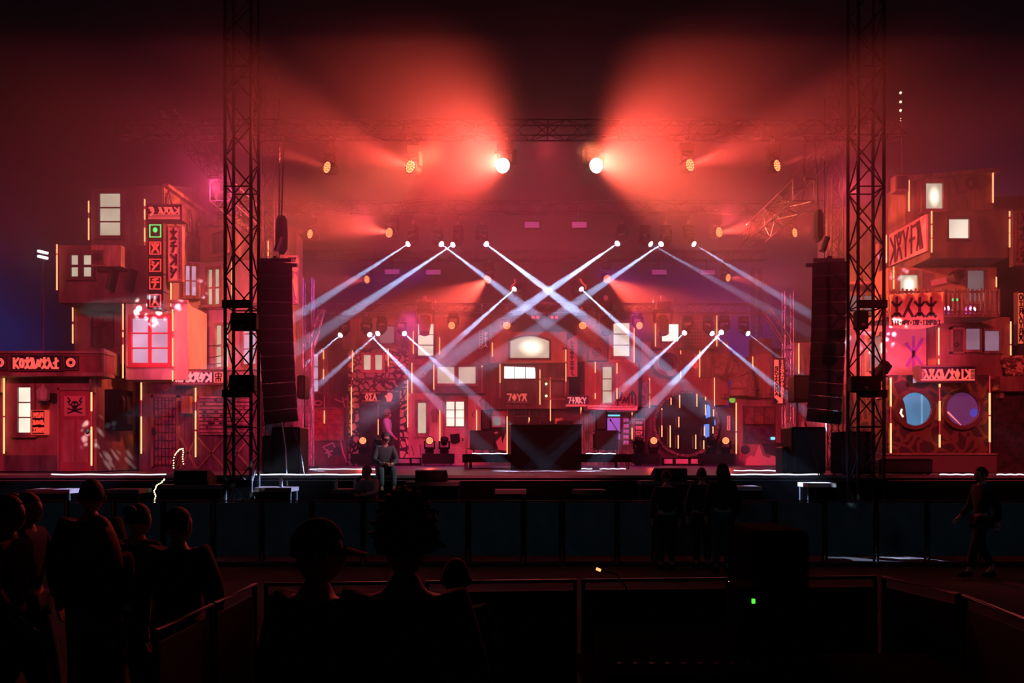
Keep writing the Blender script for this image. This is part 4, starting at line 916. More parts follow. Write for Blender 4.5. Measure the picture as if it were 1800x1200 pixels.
mb = MB(); c10.ring(mb, 1046, 622, 8.5, 2, .7, .76, 20); mb.build('guard_ring', DFRAME, fan)
mb = MB()
for k in range(5): a_ = k * 1.257; c10.poly(mb, [(1046, 622), (1046 + 6 * math.cos(a_), 622 + 6 * math.sin(a_)), (1046 + 6 * math.cos(a_ + .7), 622 + 6 * math.sin(a_ + .7))], .7, .73)
mb.build('blade', STEEL, fan)
led(c10, 1068, 590, 637, 'between the fan box and the upper three-pane window', ((0, .05), (.5, 1)))
C11, c11, c11s = ch('shack', 'upper orange box with pale three-pane window and slanted side above the rusty shack', 1070, 1116, 562, 637, mat('orange_board', (.6, .3, .22), .8, kind='grime', col2=(.42, .2, .15)), 31.2, 1.5, 1127)
window(C11, c11, 1078, 568, 1106, 626, 1, 3, PANEBR, FRAME, .08)
led(c11, 1114, 572, 637, 'on the slanted corner of the upper orange box', ((0, 1),))
# fridge shop
C12, c12, _ = ch('shop', 'corrugated kiosk with violet-lit shelves below the awning', 1022, 1120, 722, GY, CORR, 32, 1)
mb = MB(); c12.box(mb, 1066, 730, 1090, 790, .02, .12); c12.box(mb, 1093, 732, 1106, 790, .02, .12); q_ = mb.build('fridge', mat('fridge_frame', (.08, .06, .1), .5), C12)
mb = MB(); c12.box(mb, 1067, 735, 1089, 772, .12, .13); mb.build('glass', pane_mat('pane_violet', (.35, .12, .75), .7), q_)
mb = MB(); c12.box(mb, 1068, 729, 1089, 731.5, .12, .16); mb.build('light_bar', CYAN, q_)
mb = MB()
for k in range(5): c12.box(mb, 1094, 742 + 9.5 * k, 1105, 744 + 9.5 * k, .12, .3)
mb.build('shelf', WOOD, q_)
for k in range(10):
    y_ = 741 + 9.5 * (k // 2); mb = MB(); c12.box(mb, 1095 + 5 * (k % 2), y_ - 5, 1098.5 + 5 * (k % 2), y_ + .5, .14, .25)
    tag(mb.build('snack_packet', pane_mat('packet_glow', (.8, .1, .5), .5)), ('inner' if k % 2 == 0 else 'outer') + ' bright magenta snack packet on the kiosk shelf, ' + ('topmost', 'second', 'middle', 'fourth', 'lowest')[k // 2] + ' row', 'packet', 'packets on the kiosk shelves')  # packets given a glow of their own, though no lamps
mb = MB(); c12.pstroke(mb, [(1073, 738), (1083, 755), (1090, 760)], .02, .14, .16); mb.build('broken_line', INK, q_)
sign(Face(1110, 31.6, 1140, 31.6), 1115, 738, 1131, 774, 'framed dark menu board beside the kiosk shelves', edge=FRAME, d=.08, texts=[(1117, 741, 1129, 745, ['e'] * 5, False, .02, None), (1117, 749, 1129, 755, ['te', 'ma', 'yo'], False, .03, None), (1117, 758, 1129, 764, ['s', 'i', 'te'], False, .03, None), (1117, 767, 1129, 772, ['kr', 'yo', 'n'], False, .03, None)], bw=.05, br=.42, tm=mat('menu_letters', (.5, .2, .25), .6, em=(.8, .12, .18), es=.3))
led(c12, 1110.5, 722, 772, 'at the menu-board corner of the kiosk', ((0, .15), (.6, 1)))
# duct wall
C13, c13, _ = ch('building', 'plain wall with big round duct mouth beside the beaming lamps', 1127, 1280, 600, 712, mat('duct_wall', (.45, .2, .2), .85, kind='grime', col2=(.3, .12, .13)), 32.2, 1)
mb = MB(); c13.ring(mb, 1167, 640, 25, 9, 0, .9, 28); mb.build('duct_mouth', WOOD, C13); mb = MB(); c13.disc(mb, 1167, 640, 17, 0, .05); mb.build('duct_inside', INK, C13)
part(C13, c13, 'slatted_shutter', mat('blue_lit_slats', (.35, .3, .42), .6, kind='hplanks', scale=2.4), [(1127, 668, 1141, 715, 0, .12)])  # blue light on the slats is put into their colour
part(C13, c13, 'flat_panel', WOOD, [(1232, 616, 1279, 664, 0, .12)])
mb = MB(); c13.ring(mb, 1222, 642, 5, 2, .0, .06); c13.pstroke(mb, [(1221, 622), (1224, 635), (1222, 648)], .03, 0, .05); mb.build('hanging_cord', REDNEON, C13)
led(c13, 1141, 665, 768, 'beside the blue-lit slatted shutter', ((0, .25), (.3, .62), (.82, 1)))
led(c13, 1195.5, 612, 664, 'between the duct mouth and the flat panel', ((0, .4), (.8, 1)))
led(c13, 1229, 612, 663, 'at the edge of the flat panel beside the duct', ((0, 1),))
C14, c14, _ = ch('shack', 'wire-grid box with blazing white window over the duct wall', 1150, 1264, 551, 611, mat('grid_board', (.38, .18, .17), .8, kind='grime'), 31.3, .88)
window(C14, c14, 1163, 570, 1192, 600, 1, 1, PANEWHITE, DFRAME, .05, sill=False)
mb = MB()
for k in range(12): c14.box(mb, 1196 + k * 5.5, 556, 1196.6 + k * 5.5, 608, 0, .03)
for k in range(9): c14.box(mb, 1196, 557 + k * 6, 1258, 557.6 + k * 6, 0, .03)
mb.build('wire_grid', mat('pink_wire', (.6, .3, .28), .6), C14)
led(c14, 1151.5, 555, 609, 'at the window end of the wire-grid box', ((0, 1),))
led(c14, 1259, 555, 609, 'at the outer end of the wire-grid box', ((0, 1),))
# tunnel
C15, c15, _ = ch('tunnel_front', 'dark wall holding the big round tunnel with floating light tubes', 1127, 1296, 716, GY, mat('tunnel_board', (.14, .07, .09), .8, kind='grime'), 32, .9)
mb = MB(); c15.ring(mb, 1204, 745, 58, 5, 0, .28, 40); mb.build('tunnel_rim', mat('rope_rim', (.3, .15, .17), .6, kind='spots', scale=5, bump=.8), C15)
mb = MB(); c15.disc(mb, 1204, 745, 53, .0, .04, 40); mb.build('tunnel_back', mat('mirror_dark', (.05, .035, .05), .15, .6), C15)
mb = MB()
c15.poly(mb, [(1240, 735), (1242, 712), (1247, 709), (1248, 732)], .05, .08); c15.poly(mb, [(1237, 764), (1237, 746), (1246, 745), (1246, 768), (1240, 769)], .05, .08); c15.box(mb, 1255, 738, 1258, 747, .05, .08)
mb.build('blue_glow', pane_mat('pane_blue2', (.08, .3, 1), .9), C15)
for i, (x_, a, b) in enumerate(((1161, 718, 768), (1177, 700, 712), (1175.5, 748, 786), (1192, 695, 717), (1190.5, 733, 751), (1189.5, 765, 788), (1222, 693, 715), (1220, 764, 789), (1237, 698, 704), (1237, 712, 730), (1235, 750, 766), (1234, 774, 789), (1251, 720, 732), (1250, 750, 762))):
    w_ = ['lowest beside', 'short piece high in', 'low in', 'tall piece high in', 'middle of', 'bottom of', 'bright one at the top of', 'tallest low in', 'tiny top piece in', 'upper piece in', 'blue-side piece in', 'bottom blue-side piece in', 'outermost upper in', 'outermost lower in'][i]
    led(c15, x_, a, b, w_ + ' the round tunnel', ((0, 1),) if i else ((0, .06), (.6, 1)), .018, .3)
for k, (a, b) in enumerate(((1160, 1174), (1180, 1201), (1206, 1227))):
    r_ = thing('floor_light_block', ('narrow' if k == 0 else 'middle' if k == 1 else 'outer') + ' pale floor block light at the foot of the round tunnel', 'light', c15.at((a + b) / 2, GY, .6), 'block lights under the tunnel')
    mb = MB(); c15.box(mb, a - 1.5, 804, b + 1.5, GY, .5, .9); mb.build('housing', BLACK, r_); mb = MB(); c15.box(mb, a, 806, b, 814, .9, .91); mb.build('lens', ROSE, r_)
for k, (a, b) in enumerate(((704, 725), (729, 742))):
    r_ = thing('floor_light_block', ('wide' if k == 0 else 'small') + ' pale floor block light at the foot of the narrow-window wall', 'light', c5.at((a + b) / 2, GY, .6), 'block lights under the narrow window')
    mb = MB(); c5.box(mb, a - 1.5, 804, b + 1.5, GY, .5, .9); mb.build('housing', BLACK, r_); mb = MB(); c5.box(mb, a, 806, b, 813, .9, .91); mb.build('lens', mat('grey_lens', (.3, .25, .3), .3), r_)
sign(c15, 1276, 731, 1282, 756, 'tiny pink vertical sign between the tunnel and the mural shop', board=mat('pink_sign', (.8, .3, .35), .6, em=(1, .2, .25), es=.4), d=.08, base=.05, texts=[(1277.3, 733, 1280.7, 755, ['e', 'lam', 'o', 'y', 'l'], True, .015, INK)], bw=.01)
led(c13, 1255, 662, 714, 'above the tunnel at the panel end', ((0, 1),))
# elbow duct
dk = thing('elbow_duct', 'large bent ventilation duct beside the plank box', 'duct', P(1305, 700, 31.4))
mb = MB(); A_ = [P(1266, 640, 31.5), P(1276, 643, 31.4), P(1290, 646, 31.35), P(1302, 655, 31.35), P(1307, 668, 31.35), P(1307, 682, 31.35), P(1306, 697, 31.35)]
mb.path(A_, [.46, .5, .46, .5, .46, .5, .52], 14); mb.build('duct_pipe', WOOD, dk)
mb = MB()
for p, d_ in ((A_[1], A_[2] - A_[1]), (A_[3], A_[4] - A_[3]), (A_[5], A_[6] - A_[5])): mb.lathe([(.5, 0), (.56, .02), (.56, .08), (.5, .1)], p, d_, 16)
mb.build('duct_seam', FRAME, dk)
# mural shop
C16, c16, c16s = ch('shop', 'shop with dim mural windows and pink lower wall beside the mid-stage mast', 1294, 1385, 700, GY, mat('mural_wall', (.4, .16, .22), .8, kind='grime', col2=(.2, .08, .13)), 31.8, 1)
window(C16, c16, 1308, 716, 1360, 745, 3, 1, mat('mural_glass', (.14, .05, .07), .4, kind='spots', scale=1.5, col2=(.25, .1, .1)), DFRAME, .05, sill=False)
window(C16, c16, 1308, 748, 1360, 777, 2, 1, mat('mural_glass2', (.12, .05, .14), .4, kind='spots', scale=2, col2=(.06, .03, .08)), DFRAME, .05, sill=False)
mb = MB(); c16.poly(mb, [(1310, GY), (1312, 806), (1320, 800), (1326, 803), (1334, 780), (1341, 800), (1352, 805), (1358, 798), (1366, 800), (1370, 790), (1374, GY)], 0, .01); mb.build('mural_flame', ROSE, C16)
mb = MB(); c16.poly(mb, [(1338, 778), (1372, 778), (1374, 795), (1362, 802), (1345, 796)], 0, .012); mb.build('mural_cloud', INK, C16)
mb = MB(); c16.disc(mb, 1310, 790, 8, 0, .02); mb.build('round_hole', INK, C16)
mb = MB(); c16.box(mb, 1354, 768, 1361, 772.5, .05, .1); mb.build('blue_display', CYAN, C16)
part(C16, c16, 'ledge', WOOD, [(1272, 692, 1385, 700, -.6, .35)])
led(c16, 1293, 703, 802, 'at the tunnel corner of the mural shop', ((.05, .55), (.58, .95)), .02)
mb = MB(); mb.ball(c16.at(1286, 703, .1), .12, .1, .12, 6); tag(mb.build('green_lamp', mat('green_lamp_glass', (.1, .3, .05), .4, em=(.35, .9, .1), es=.5)), 'small green lamp under the ledge of the mural shop', 'lamp')
C17, c17, _ = ch('shack', 'plank box with drip-stained curtain standing on the mural shop ledge', 1322, 1357, 622, 692, mat('drip_planks', (.6, .34, .24), .8, kind='vplanks', scale=1.6, col2=(.35, .15, .12)), 31.6, .8)
part(C17, c17, 'upper_board', FRAME, [(1323, 594, 1357, 622, -.5, 0)])
led(c17, 1322, 627, 690, 'on the corner of the drip-stained plank box', ((0, 1),))
C18, c18, _ = ch('building', 'low far wall strip behind the mid-stage mast', 1357, 1396, 612, 700, WOOD, 32.4, .6)
fz = Face(1350, 25.85, 1380, 25.85)
sign(fz, 1356, 631, 1376, 711, 'tall two-column arrow sign on the mid-stage mast', d=.15, texts=[(1370, 634, 1374, 700, SMALL, True, .02, GLOWTXT)], bw=.02,
     extra=lambda f, t, D: f.poly(t, [(1358, 633), (1366, 633), (1366, 698), (1373, 700), (1373, 709), (1363, 709), (1366, 706), (1358, 698)], D, D + .008))
mb = MB(); write(fz, mb, 1359.5, 645, 1364.5, 697, ['s', 'k', 'y', 'sig', 'lam', 'chi', 'r', 'a'], True, .03, d0=.16, d1=.175); tag(mb.build('glyph', INK), None, None)
_s = [o for o in bpy.data.objects if o.name.startswith('sign') and o.get('label', '').startswith('tall two-column')][0]
_g = bpy.data.objects['glyph'] if 'glyph' in bpy.data.objects and bpy.data.objects['glyph'].parent is None else [o for o in bpy.data.objects if o.name.startswith('glyph') and o.parent is None][0]
mb = MB(); fz.box(mb, 1375, 650, 1384, 653, -.1, .05); fz.box(mb, 1375, 690, 1384, 693, -.1, .05); mb.build('side_arm', STEEL, _s)
_g.parent = _s; _g.location = _g.location - _s.location
C19, c19, _ = ch('building', 'pink plank wall behind the hanging speaker column on the porthole side', 1395, 1470, 602, 821.6, mat('rose_planks', (.65, .35, .36), .8, kind='vplanks', scale=1), 27, .8)
led(c19, 1402.5, 604, 657, 'on the pink plank wall behind the porthole-side speaker column', ((0, 1),))
C20, c20, _ = ch('shack', 'narrow orange kiosk wall behind the skull-door-side lattice mast foot', 500, 542, 585, 820.6, mat('rose_planks', ()), 28, .8)
window(C20, c20, 515, 625, 528, 690, 1, 3, PANEPINK, FRAME, .06)
# pictogram board above the hanging speakers
pg = thing('pictogram_sign', 'violet sign with pale dripping figure beside the hanging speaker column', 'sign', P(512, 540, 22.5))
fp = Face(500, 22.5, 525, 22.5)
mb = MB(); fp.box(mb, 502, 464, 523, 534, -.1, 0); mb.build('board', mat('violet_board', (.2, .07, .3), .7), pg)
MB().tube(fp.at(503, 480, -.05), (-6.34, 22.66, fp.at(503, 480, 0).z), .03).build('wall_bracket', STEEL, pg); mb = MB(); fp.box(mb, 500, 449, 523, 463, -.12, .02); mb.build('header', PINKCL, pg)
mb = MB(); write(fp, mb, 507, 453, 521, 460, ['i', '7', 'i', 'y'], False, .03, d0=.02, d1=.03); mb.build('lettering', INK, pg)
mb = MB(); fp.disc(mb, 519, 473, 5, 0, .012); fp.poly(mb, [(517, 478), (522, 486), (523, 505), (521, 525), (518, 515), (516, 500), (511, 493), (516, 490)], 0, .012); fp.disc(mb, 521, 530, 1.8, 0, .012); mb.build('figure_print', PINKCL, pg)

# ================================================================== trusses and masts
def truss(name, label, a, b, s, cat='truss', group=None, m=DARKALU, r=.025, bay=None, up=None, rd=.012):
    a = Vector(a); b = Vector(b); d = (b - a); Ln = d.length; d.normalize()
    if abs(d.z) > .9: u, w = Vector((1, 0, 0)), Vector((0, 1, 0))
    else: w = Vector((0, 0, 1)); u = d.cross(w).normalized(); w = u.cross(d).normalized()
    root = thing(name, label, cat, (a + b) / 2 if abs(d.z) < .9 else a, group)
    cs = [(-s / 2, -s / 2), (s / 2, -s / 2), (s / 2, s / 2), (-s / 2, s / 2)]
    for p, q in cs: MB().tube(a + u * p + w * q, b + u * p + w * q, r).build('chord', m, root)
    n = max(2, round(Ln / (bay or s * 1.15))); mb = MB()
    for k in range(4):
        p, q = cs[k]; p2, q2 = cs[(k + 1) % 4]
        for i in range(n):
            A0 = a + d * (Ln * i / n); A1 = a + d * (Ln * (i + 1) / n)
            s0, s1 = ((p, q), (p2, q2)) if (i + k) % 2 else ((p2, q2), (p, q))
            mb.tube(A0 + u * s0[0] + w * s0[1], A1 + u * s1[0] + w * s1[1], rd, n=5)
            if i % 4 == 0: mb.tube(A0 + u * p + w * q, A0 + u * p2 + w * q2, rd, n=5)
    mb.build('bracing', m, root)
    return root
xl = X(427, 17.5); xr = X(1520, 17.5)
def foot(root, x, y, s=.9):
    mb = MB(); mb.box(x - s / 2, x + s / 2, y - s / 2, y + s / 2, 0, .12); mb.build('base_plate', STEEL, root)
    for sx in (-1, 1): mb = MB(); mb.tube((x + sx * .25, y, .35), (x + sx * .6, y - .1, .05), .03); mb.tube((x + sx * .6, y - .1, 0), (x + sx * .6, y - .1, .1), .07); mb.build('outrigger', ALU, root)
for x, t in ((xl, 'on the skull-door bar side'), (xr, 'on the porthole house side')):
    r_ = truss('lattice_mast', 'front lattice mast rising out of view ' + t, (x, 17.45, .1), (x, 17.45, 12.2), .52, 'mast', m=DARKALU, r=.035, rd=.016); foot(r_, x, 17.45)
    for z in (1.3, 3.1, 4.9): MB().bbox(x - .3, x + .3, 17.1, 17.15, z, z + .16, .01).build('cross_plate', BLACK, r_)
for x, t in ((X(474, 22.8), 'on the skull-door bar side'), (X(1468, 22.8), 'on the porthole house side')):
    r_ = truss('lattice_mast', 'rear lattice mast half hidden by the hanging speakers ' + t, (x, 22.8, SZ + .1), (x, 22.8, 12.4), .3, 'mast', r=.022, m=STEEL)
    MB().box(x - .3, x + .3, 22.5, 23.1, SZ, SZ + .1).build('base_plate', STEEL, r_)
for x, t, zt in ((X(542, 26), 'next to the graffiti shack', 7.3), (X(1385, 26), 'next to the mural shop', 6.9)):
    r_ = truss('lattice_mast', 'slim mid-stage lattice mast ' + t, (x, 26, SZ + .06), (x, 26, zt), .26, 'mast', m=ALU, r=.02)
    MB().box(x - .25, x + .25, 25.75, 26.25, SZ, SZ + .06).build('base_plate', STEEL, r_)
truss('slanted_truss', 'short slanted lattice arm above the mural shop mast', P(1347, 545, 26), P(1384, 600, 26), .22, m=ALU, r=.02)
truss('slanted_truss', 'short slanted lattice arm above the graffiti shack mast', P(566, 545, 26), P(548, 610, 26), .16, m=ALU, r=.016)
truss('roof_truss', 'front roof truss carrying the biggest glaring wash lights', (-9.2, 20, 9.55), (9.2, 20, 9.55), .36, r=.02, m=ROOFT)
truss('roof_truss', 'second roof truss behind the front one', (-9.2, 25.3, 9.25), (9.2, 25.3, 9.25), .32, r=.02, m=ROOFT)
truss('roof_truss', 'third roof truss, deepest of the high ones', (-9, 30.2, 8.95), (9, 30.2, 8.95), .3, r=.02, m=ROOFT)
truss('mid_truss', 'long horizontal truss right above the street set', (X(560, 28), 28, 6.72), (X(1350, 28), 28, 6.72), .29, r=.022, m=ALU)
for s in (-1, 1):
    t = 'on the skull-door bar side' if s < 0 else 'on the porthole house side'
    r_ = truss('side_truss', 'short depthwise truss glinting under the roof ' + t, (s * 6.9, 20.2, 8.2), (s * 6.9, 24.2, 8.2), .5, m=mat('dull_alu', (.09, .09, .1), .5, .6), r=.02)
    MB().tube((s * 6.9, 20.1, 8.4), (s * 6.9, 20.1, 9.5), .03).build('hanger', STEEL, r_); MB().tube((s * 6.9, 20.1, 8.44), (s * 7.16, 20.1, 8.44), .03).build('hanger', STEEL, r_)
    truss('side_truss', 'long depthwise roof truss ' + t, (s * 8.2, 20.2, 9.98), (s * 8.2, 30, 9.4), .35, m=ROOFT)
    r_ = truss('roof_support', 'rear lattice roof support ' + t, (s * 9.8, 34.2, 1.52), (s * 9.8, 34.2, 9.4), .3, m=ROOFT)
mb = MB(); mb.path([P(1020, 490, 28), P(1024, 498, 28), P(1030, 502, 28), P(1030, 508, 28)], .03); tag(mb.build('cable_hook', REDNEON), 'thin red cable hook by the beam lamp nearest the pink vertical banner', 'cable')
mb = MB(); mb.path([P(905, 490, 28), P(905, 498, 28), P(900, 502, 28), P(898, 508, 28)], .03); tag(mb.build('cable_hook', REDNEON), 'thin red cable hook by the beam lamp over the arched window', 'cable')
tag(MB().bbox(X(1148, 28), X(1182, 28), 27.85, 28.15, 6.9, 7.02, .01).build('truss_box', WOOD), 'slim orange-lit box lying on the mid truss near the wire-grid box', 'box')
tag(MB().bbox(X(732, 28), X(766, 28), 27.85, 28.15, 6.9, 7.0, .01).build('truss_box', WOOD), 'slim orange-lit box lying on the mid truss near the three-pane window', 'box')

# ================================================================== lamps
def aim(o, d): o.rotation_euler = Vector(d).to_track_quat('Z', 'Y').to_euler()
LEDP = [(0, 0)] + [(.42 * math.cos(k * math.pi / 3), .42 * math.sin(k * math.pi / 3)) for k in range(6)] + [(.8 * math.cos(k * math.pi / 6 + .2), .8 * math.sin(k * math.pi / 6 + .2)) for k in range(12)]
PROTO = {}
def meshes(kind, R):
    key = (kind, R)
    if key in PROTO: return PROTO[key]
    k = R / .15
    base = MB().bbox(-.17 * k, .17 * k, -.13 * k, .13 * k, -.1 * k, .1 * k, .02 * k)
    yoke = MB()
    for s in (-1, 1): yoke.bbox(s * .2 * k - .03 * k, s * .2 * k + .03 * k, -.06 * k, .06 * k, -.42 * k, -.08 * k, .015 * k)
    yoke.bbox(-.22 * k, .22 * k, -.07 * k, .07 * k, -.16 * k, -.1 * k, .015 * k)
    head = MB()
    if kind == 'wash': head.lathe([(.07 * k, -.2 * k), (.12 * k, -.15 * k), (.155 * k, -.02 * k), (.17 * k, .04 * k), (.17 * k, .12 * k), (.155 * k, .125 * k)], (0, 0, 0), (0, 0, 1), 20)
    else: head.lathe([(.06 * k, -.22 * k), (.13 * k, -.18 * k), (.15 * k, -.04 * k), (.14 * k, .1 * k), (.12 * k, .26 * k), (.125 * k, .28 * k), (.095 * k, .285 * k), (.09 * k, .05 * k)], (0, 0, 0), (0, 0, 1), 16)
    lens = MB(); lz = .128 * k if kind == 'wash' else .288 * k
    lens.lathe([(R * .98 if kind == 'wash' else .09 * k, lz - .01), (R * .98 if kind == 'wash' else .09 * k, lz)], (0, 0, 0), (0, 0, 1), 20)
    leds = MB()
    for x, y in LEDP: leds.lathe([(.022 * k, 0), (.022 * k, .008), (.012 * k, .014)], (x * R * .98, y * R * .98, lz), (0, 0, 1), 8)
    PROTO[key] = [base, yoke, head, lens, leds, {}]
    return PROTO[key]
def pmesh(key, i, name, m):
    c = PROTO[key][5]
    if (i, m.name) not in c:
        o = PROTO[key][i].build(name, m, None, local=True); c[(i, m.name)] = o.data; bpy.data.objects.remove(o)
    return c[(i, m.name)]
def child(name, me, parent, loc=(0, 0, 0), rot=None):
    o = bpy.data.objects.new(name, me); COL.objects.link(o); o.parent = parent; o.location = loc
    if rot: o.rotation_euler = rot
    return o
def lamp(kind, label, lens_at, d, R=.15, hang=True, mode='led', light=None, cat='stage light', group=None, name=None):
    """lens_at: where the lens sits; d: where it points; hang: base above (under a truss) or below (on a case)"""
    d = Vector(d).normalized(); k = R / .15; key = (kind, R); meshes(kind, R)
    lz = (.128 if kind == 'wash' else .288) * k
    hc = Vector(lens_at) - d * lz; sg = 1 if hang else -1
    root = thing(name or ('wash_light' if kind == 'wash' else 'beam_light'), label, cat, hc + Vector((0, 0, sg * .42 * k)), group)
    rx = 0 if hang else math.pi
    pan = math.atan2(d.x, -d.y) if hang else math.atan2(d.x, -d.y)
    child('base', pmesh(key, 0, 'base', LAMPBLK), root, (0, 0, sg * .0))
    y_ = child('yoke', pmesh(key, 1, 'yoke', LAMPBLK), root, (0, 0, 0), (rx, 0, pan))
    h_ = child('head', pmesh(key, 2, 'head', LAMPBLK), root, (0, 0, -sg * .42 * k)); aim(h_, d)
    lm = {'led': LENS, 'white': LENSW, 'beam': LENSB, 'off': DARKGL}[mode]
    l_ = child('lens', pmesh(key, 3, 'lens', lm), h_)
    if mode == 'led': child('led_cell', pmesh(key, 4, 'led_cell', LED), h_)['label'] = 'nineteen glowing amber LED cells'
    if hang:
        mb = MB(); mb.tube((0, 0, .08 * k), (0, 0, .24 * k), .025 * k); mb.box(-.05 * k, .05 * k, -.04 * k, .04 * k, .16 * k, .26 * k); mb.build('clamp', ALU, root, local=True)
    if light: e, col, ang, bl = light; spot(Vector(lens_at) + d * (.04 if kind == 'wash' else -.17), Vector(lens_at) + d * 5, e, col, ang, bl, .05 if kind == 'wash' else .012, 'spot_lamp')
    return root
RW = (1, .08, .052)
def near(x): return 'bar side' if x < 900 else 'porthole side'
WG = 'amber wash lights over the stage'
K = 1.0
for (x, y, Y, dv, R, e, ang, t) in [
    (575, 294, 20, (-.85, -1, .02), .14, 1500, 24, 'outermost of the front roof truss'), (721, 293, 20, (-.72, -1, -.03), .15, 3600, 34, 'second from the end of the front roof truss'),
    (884, 291, 20, (-.42, -1, -.16), .17, 6000, 62, 'blinding white, innermost of the front roof truss'), (1048, 291, 20, (.42, -1, -.16), .17, 6000, 62, 'blinding white, innermost of the front roof truss'),
    (1213, 290, 20, (.72, -1, -.03), .15, 3600, 34, 'second from the end of the front roof truss'), (1366, 291, 20, (.85, -1, .02), .14, 1500, 24, 'outermost of the front roof truss'),
    (545, 411, 25.2, (-.85, -1, .0), .135, 1200, 24, 'outer one of the second roof truss'), (684, 409, 25.2, (-.75, -1, -.09), .15, 5600, 34, 'inner one of the second roof truss'),
    (1264, 408, 25.2, (.75, -1, -.09), .15, 5600, 34, 'inner one of the second roof truss'), (1397, 409, 25.2, (.85, -1, .0), .135, 1200, 24, 'outer one of the second roof truss'),
    (645, 491, 30, (-.85, -1, -.3), .14, 1400, 36, 'outer one of the third roof truss'), (857, 491, 30, (-.42, -.8, -.5), .15, 8500, 36, 'inner one of the third roof truss'),
    (1067, 490, 30, (.42, -.8, -.5), .15, 8500, 36, 'inner one of the third roof truss'), (1280, 488, 30, (.85, -1, -.3), .14, 1400, 36, 'outer one of the third roof truss'),
    (794, 572, 28, (-.45, -1, -.2), .13, 260, 34, 'outer one under the mid truss'), (891, 572, 28, (-.1, -1, -.2), .13, 260, 34, 'inner one under the mid truss'),
    (1024, 572, 28, (.1, -1, -.2), .13, 260, 34, 'inner one under the mid truss'), (1124, 572, 28, (.45, -1, -.2), .13, 260, 34, 'outer one under the mid truss')]:
    white = 'white' in t
    r_ = lamp('wash', ('round LED wash light, ' if not white else 'big round wash light, ') + t + ', ' + near(x), P(x, y, Y), dv, R, True, 'white' if white else 'led', (e * K, RW, ang, 1), group=WG)
    top = {20: 9.55 - .18, 25.2: 9.25 - .16, 30: 8.95 - .15, 28: 6.72 - .145}[Y]
    z0 = r_.location.z; mb = MB()
    if top > z0 + .05:
        mb.tube((r_.location.x, r_.location.y, z0 + .09), (r_.location.x, r_.location.y, top + .02), .022); mb.tube((r_.location.x, r_.location.y - .25, top + .01), (r_.location.x, r_.location.y + .25, top + .01), .022); mb.build('drop_pipe', STEEL, r_)
BW = (.42, .58, 1)
BG = 'white beam lights crossing over the stage'
A_ = [(717, 429, 25.2, -1.55, 1.0, 'first from the skull-door bar side'), (776, 429, 25.2, 1.33, 1.0, 'second from the skull-door bar side'), (796, 430, 25.2, -1.5, 1.4, 'third from the skull-door bar side'),
      (855, 429, 25.2, 1.33, 2.4, 'fourth from the skull-door bar side, brightest'), (1085, 428, 25.2, -1.45, 2.2, 'fourth from the porthole house side'), (1144, 429, 25.2, 1.8, .35, 'third from the porthole house side, faint'),
      (1162, 429, 25.2, -1.45, 1.1, 'second from the porthole house side'), (1220, 429, 25.2, 1.65, .6, 'first from the porthole house side')]
def beam(x, y, Y, tgt, e, label, R=.13, ang=3.4, hang=True, topz=None):
    p = P(x, y, Y); d = tgt - p
    r_ = lamp('beam', label, p, d, R, hang, 'beam', (e, BW, ang, .35), group=BG)
    if topz and hang:
        mb = MB(); q = r_.location; mb.tube((q.x, q.y, q.z + .07), (q.x, q.y, topz + .02), .02); mb.tube((q.x, q.y - .25, topz + .01), (q.x, q.y + .25, topz + .01), .02); mb.build('drop_pipe', STEEL, r_)
    return r_
for x, y, Y, sl, e, t in A_:
    Yt = 16.0; py = 795 + 2 * F / Yt
    beam(x, y, Y, P(x + sl * (py - y), py, Yt), e * 75000, 'slim beam light under the second roof truss, ' + t, topz=9.09)
for x, y, sl, e, t, pos in [(904, 508, -1.12, 1.1, 'standing on the mid truss over the arched window', False), (1022, 508, 1.08, 1.0, 'standing on the mid truss over the pink vertical banner', False),
    (598, 589, -1.2, .5, 'outermost at the skull-door end', True), (650, 588, 1.0, 1.1, 'above the pink-framed window', True), (664, 586, -1.15, .55, 'right beside the crossing beam over the squiggle house', True), (711, 586, 1.1, .8, 'above the narrow gap by the three-pane window', True),
    (1203, 585, -1.1, .9, 'in front of the blazing white window', True), (1252, 586, 1.2, .75, 'inside the wire-grid box end', True), (1268, 584, -.95, 1.3, 'outside the wire-grid box end', True), (1315, 586, 1.3, .15, 'outermost at the mural shop end, faint', True)]:
    Yt = 22.0; py = 795 + .48 * F / Yt
    beam(x, y, 27.9, P(x + sl * (py - y), py, Yt), e * 110000, 'slim beam light ' + ('under the mid truss, ' if pos else '') + t, .13, 3.4, pos, 6.58 if pos else None)
for x, t in ((746, 'in front of the upper three-pane window'), (1066, 'beside the upper orange box window'), (1167, 'in front of the blazing white window')):
    lamp('beam', 'dark unlit moving head hanging ' + t, P(x, 586, 27.6), (0, -.5, -1), .2, True, 'off', cat='stage light', name='moving_head')
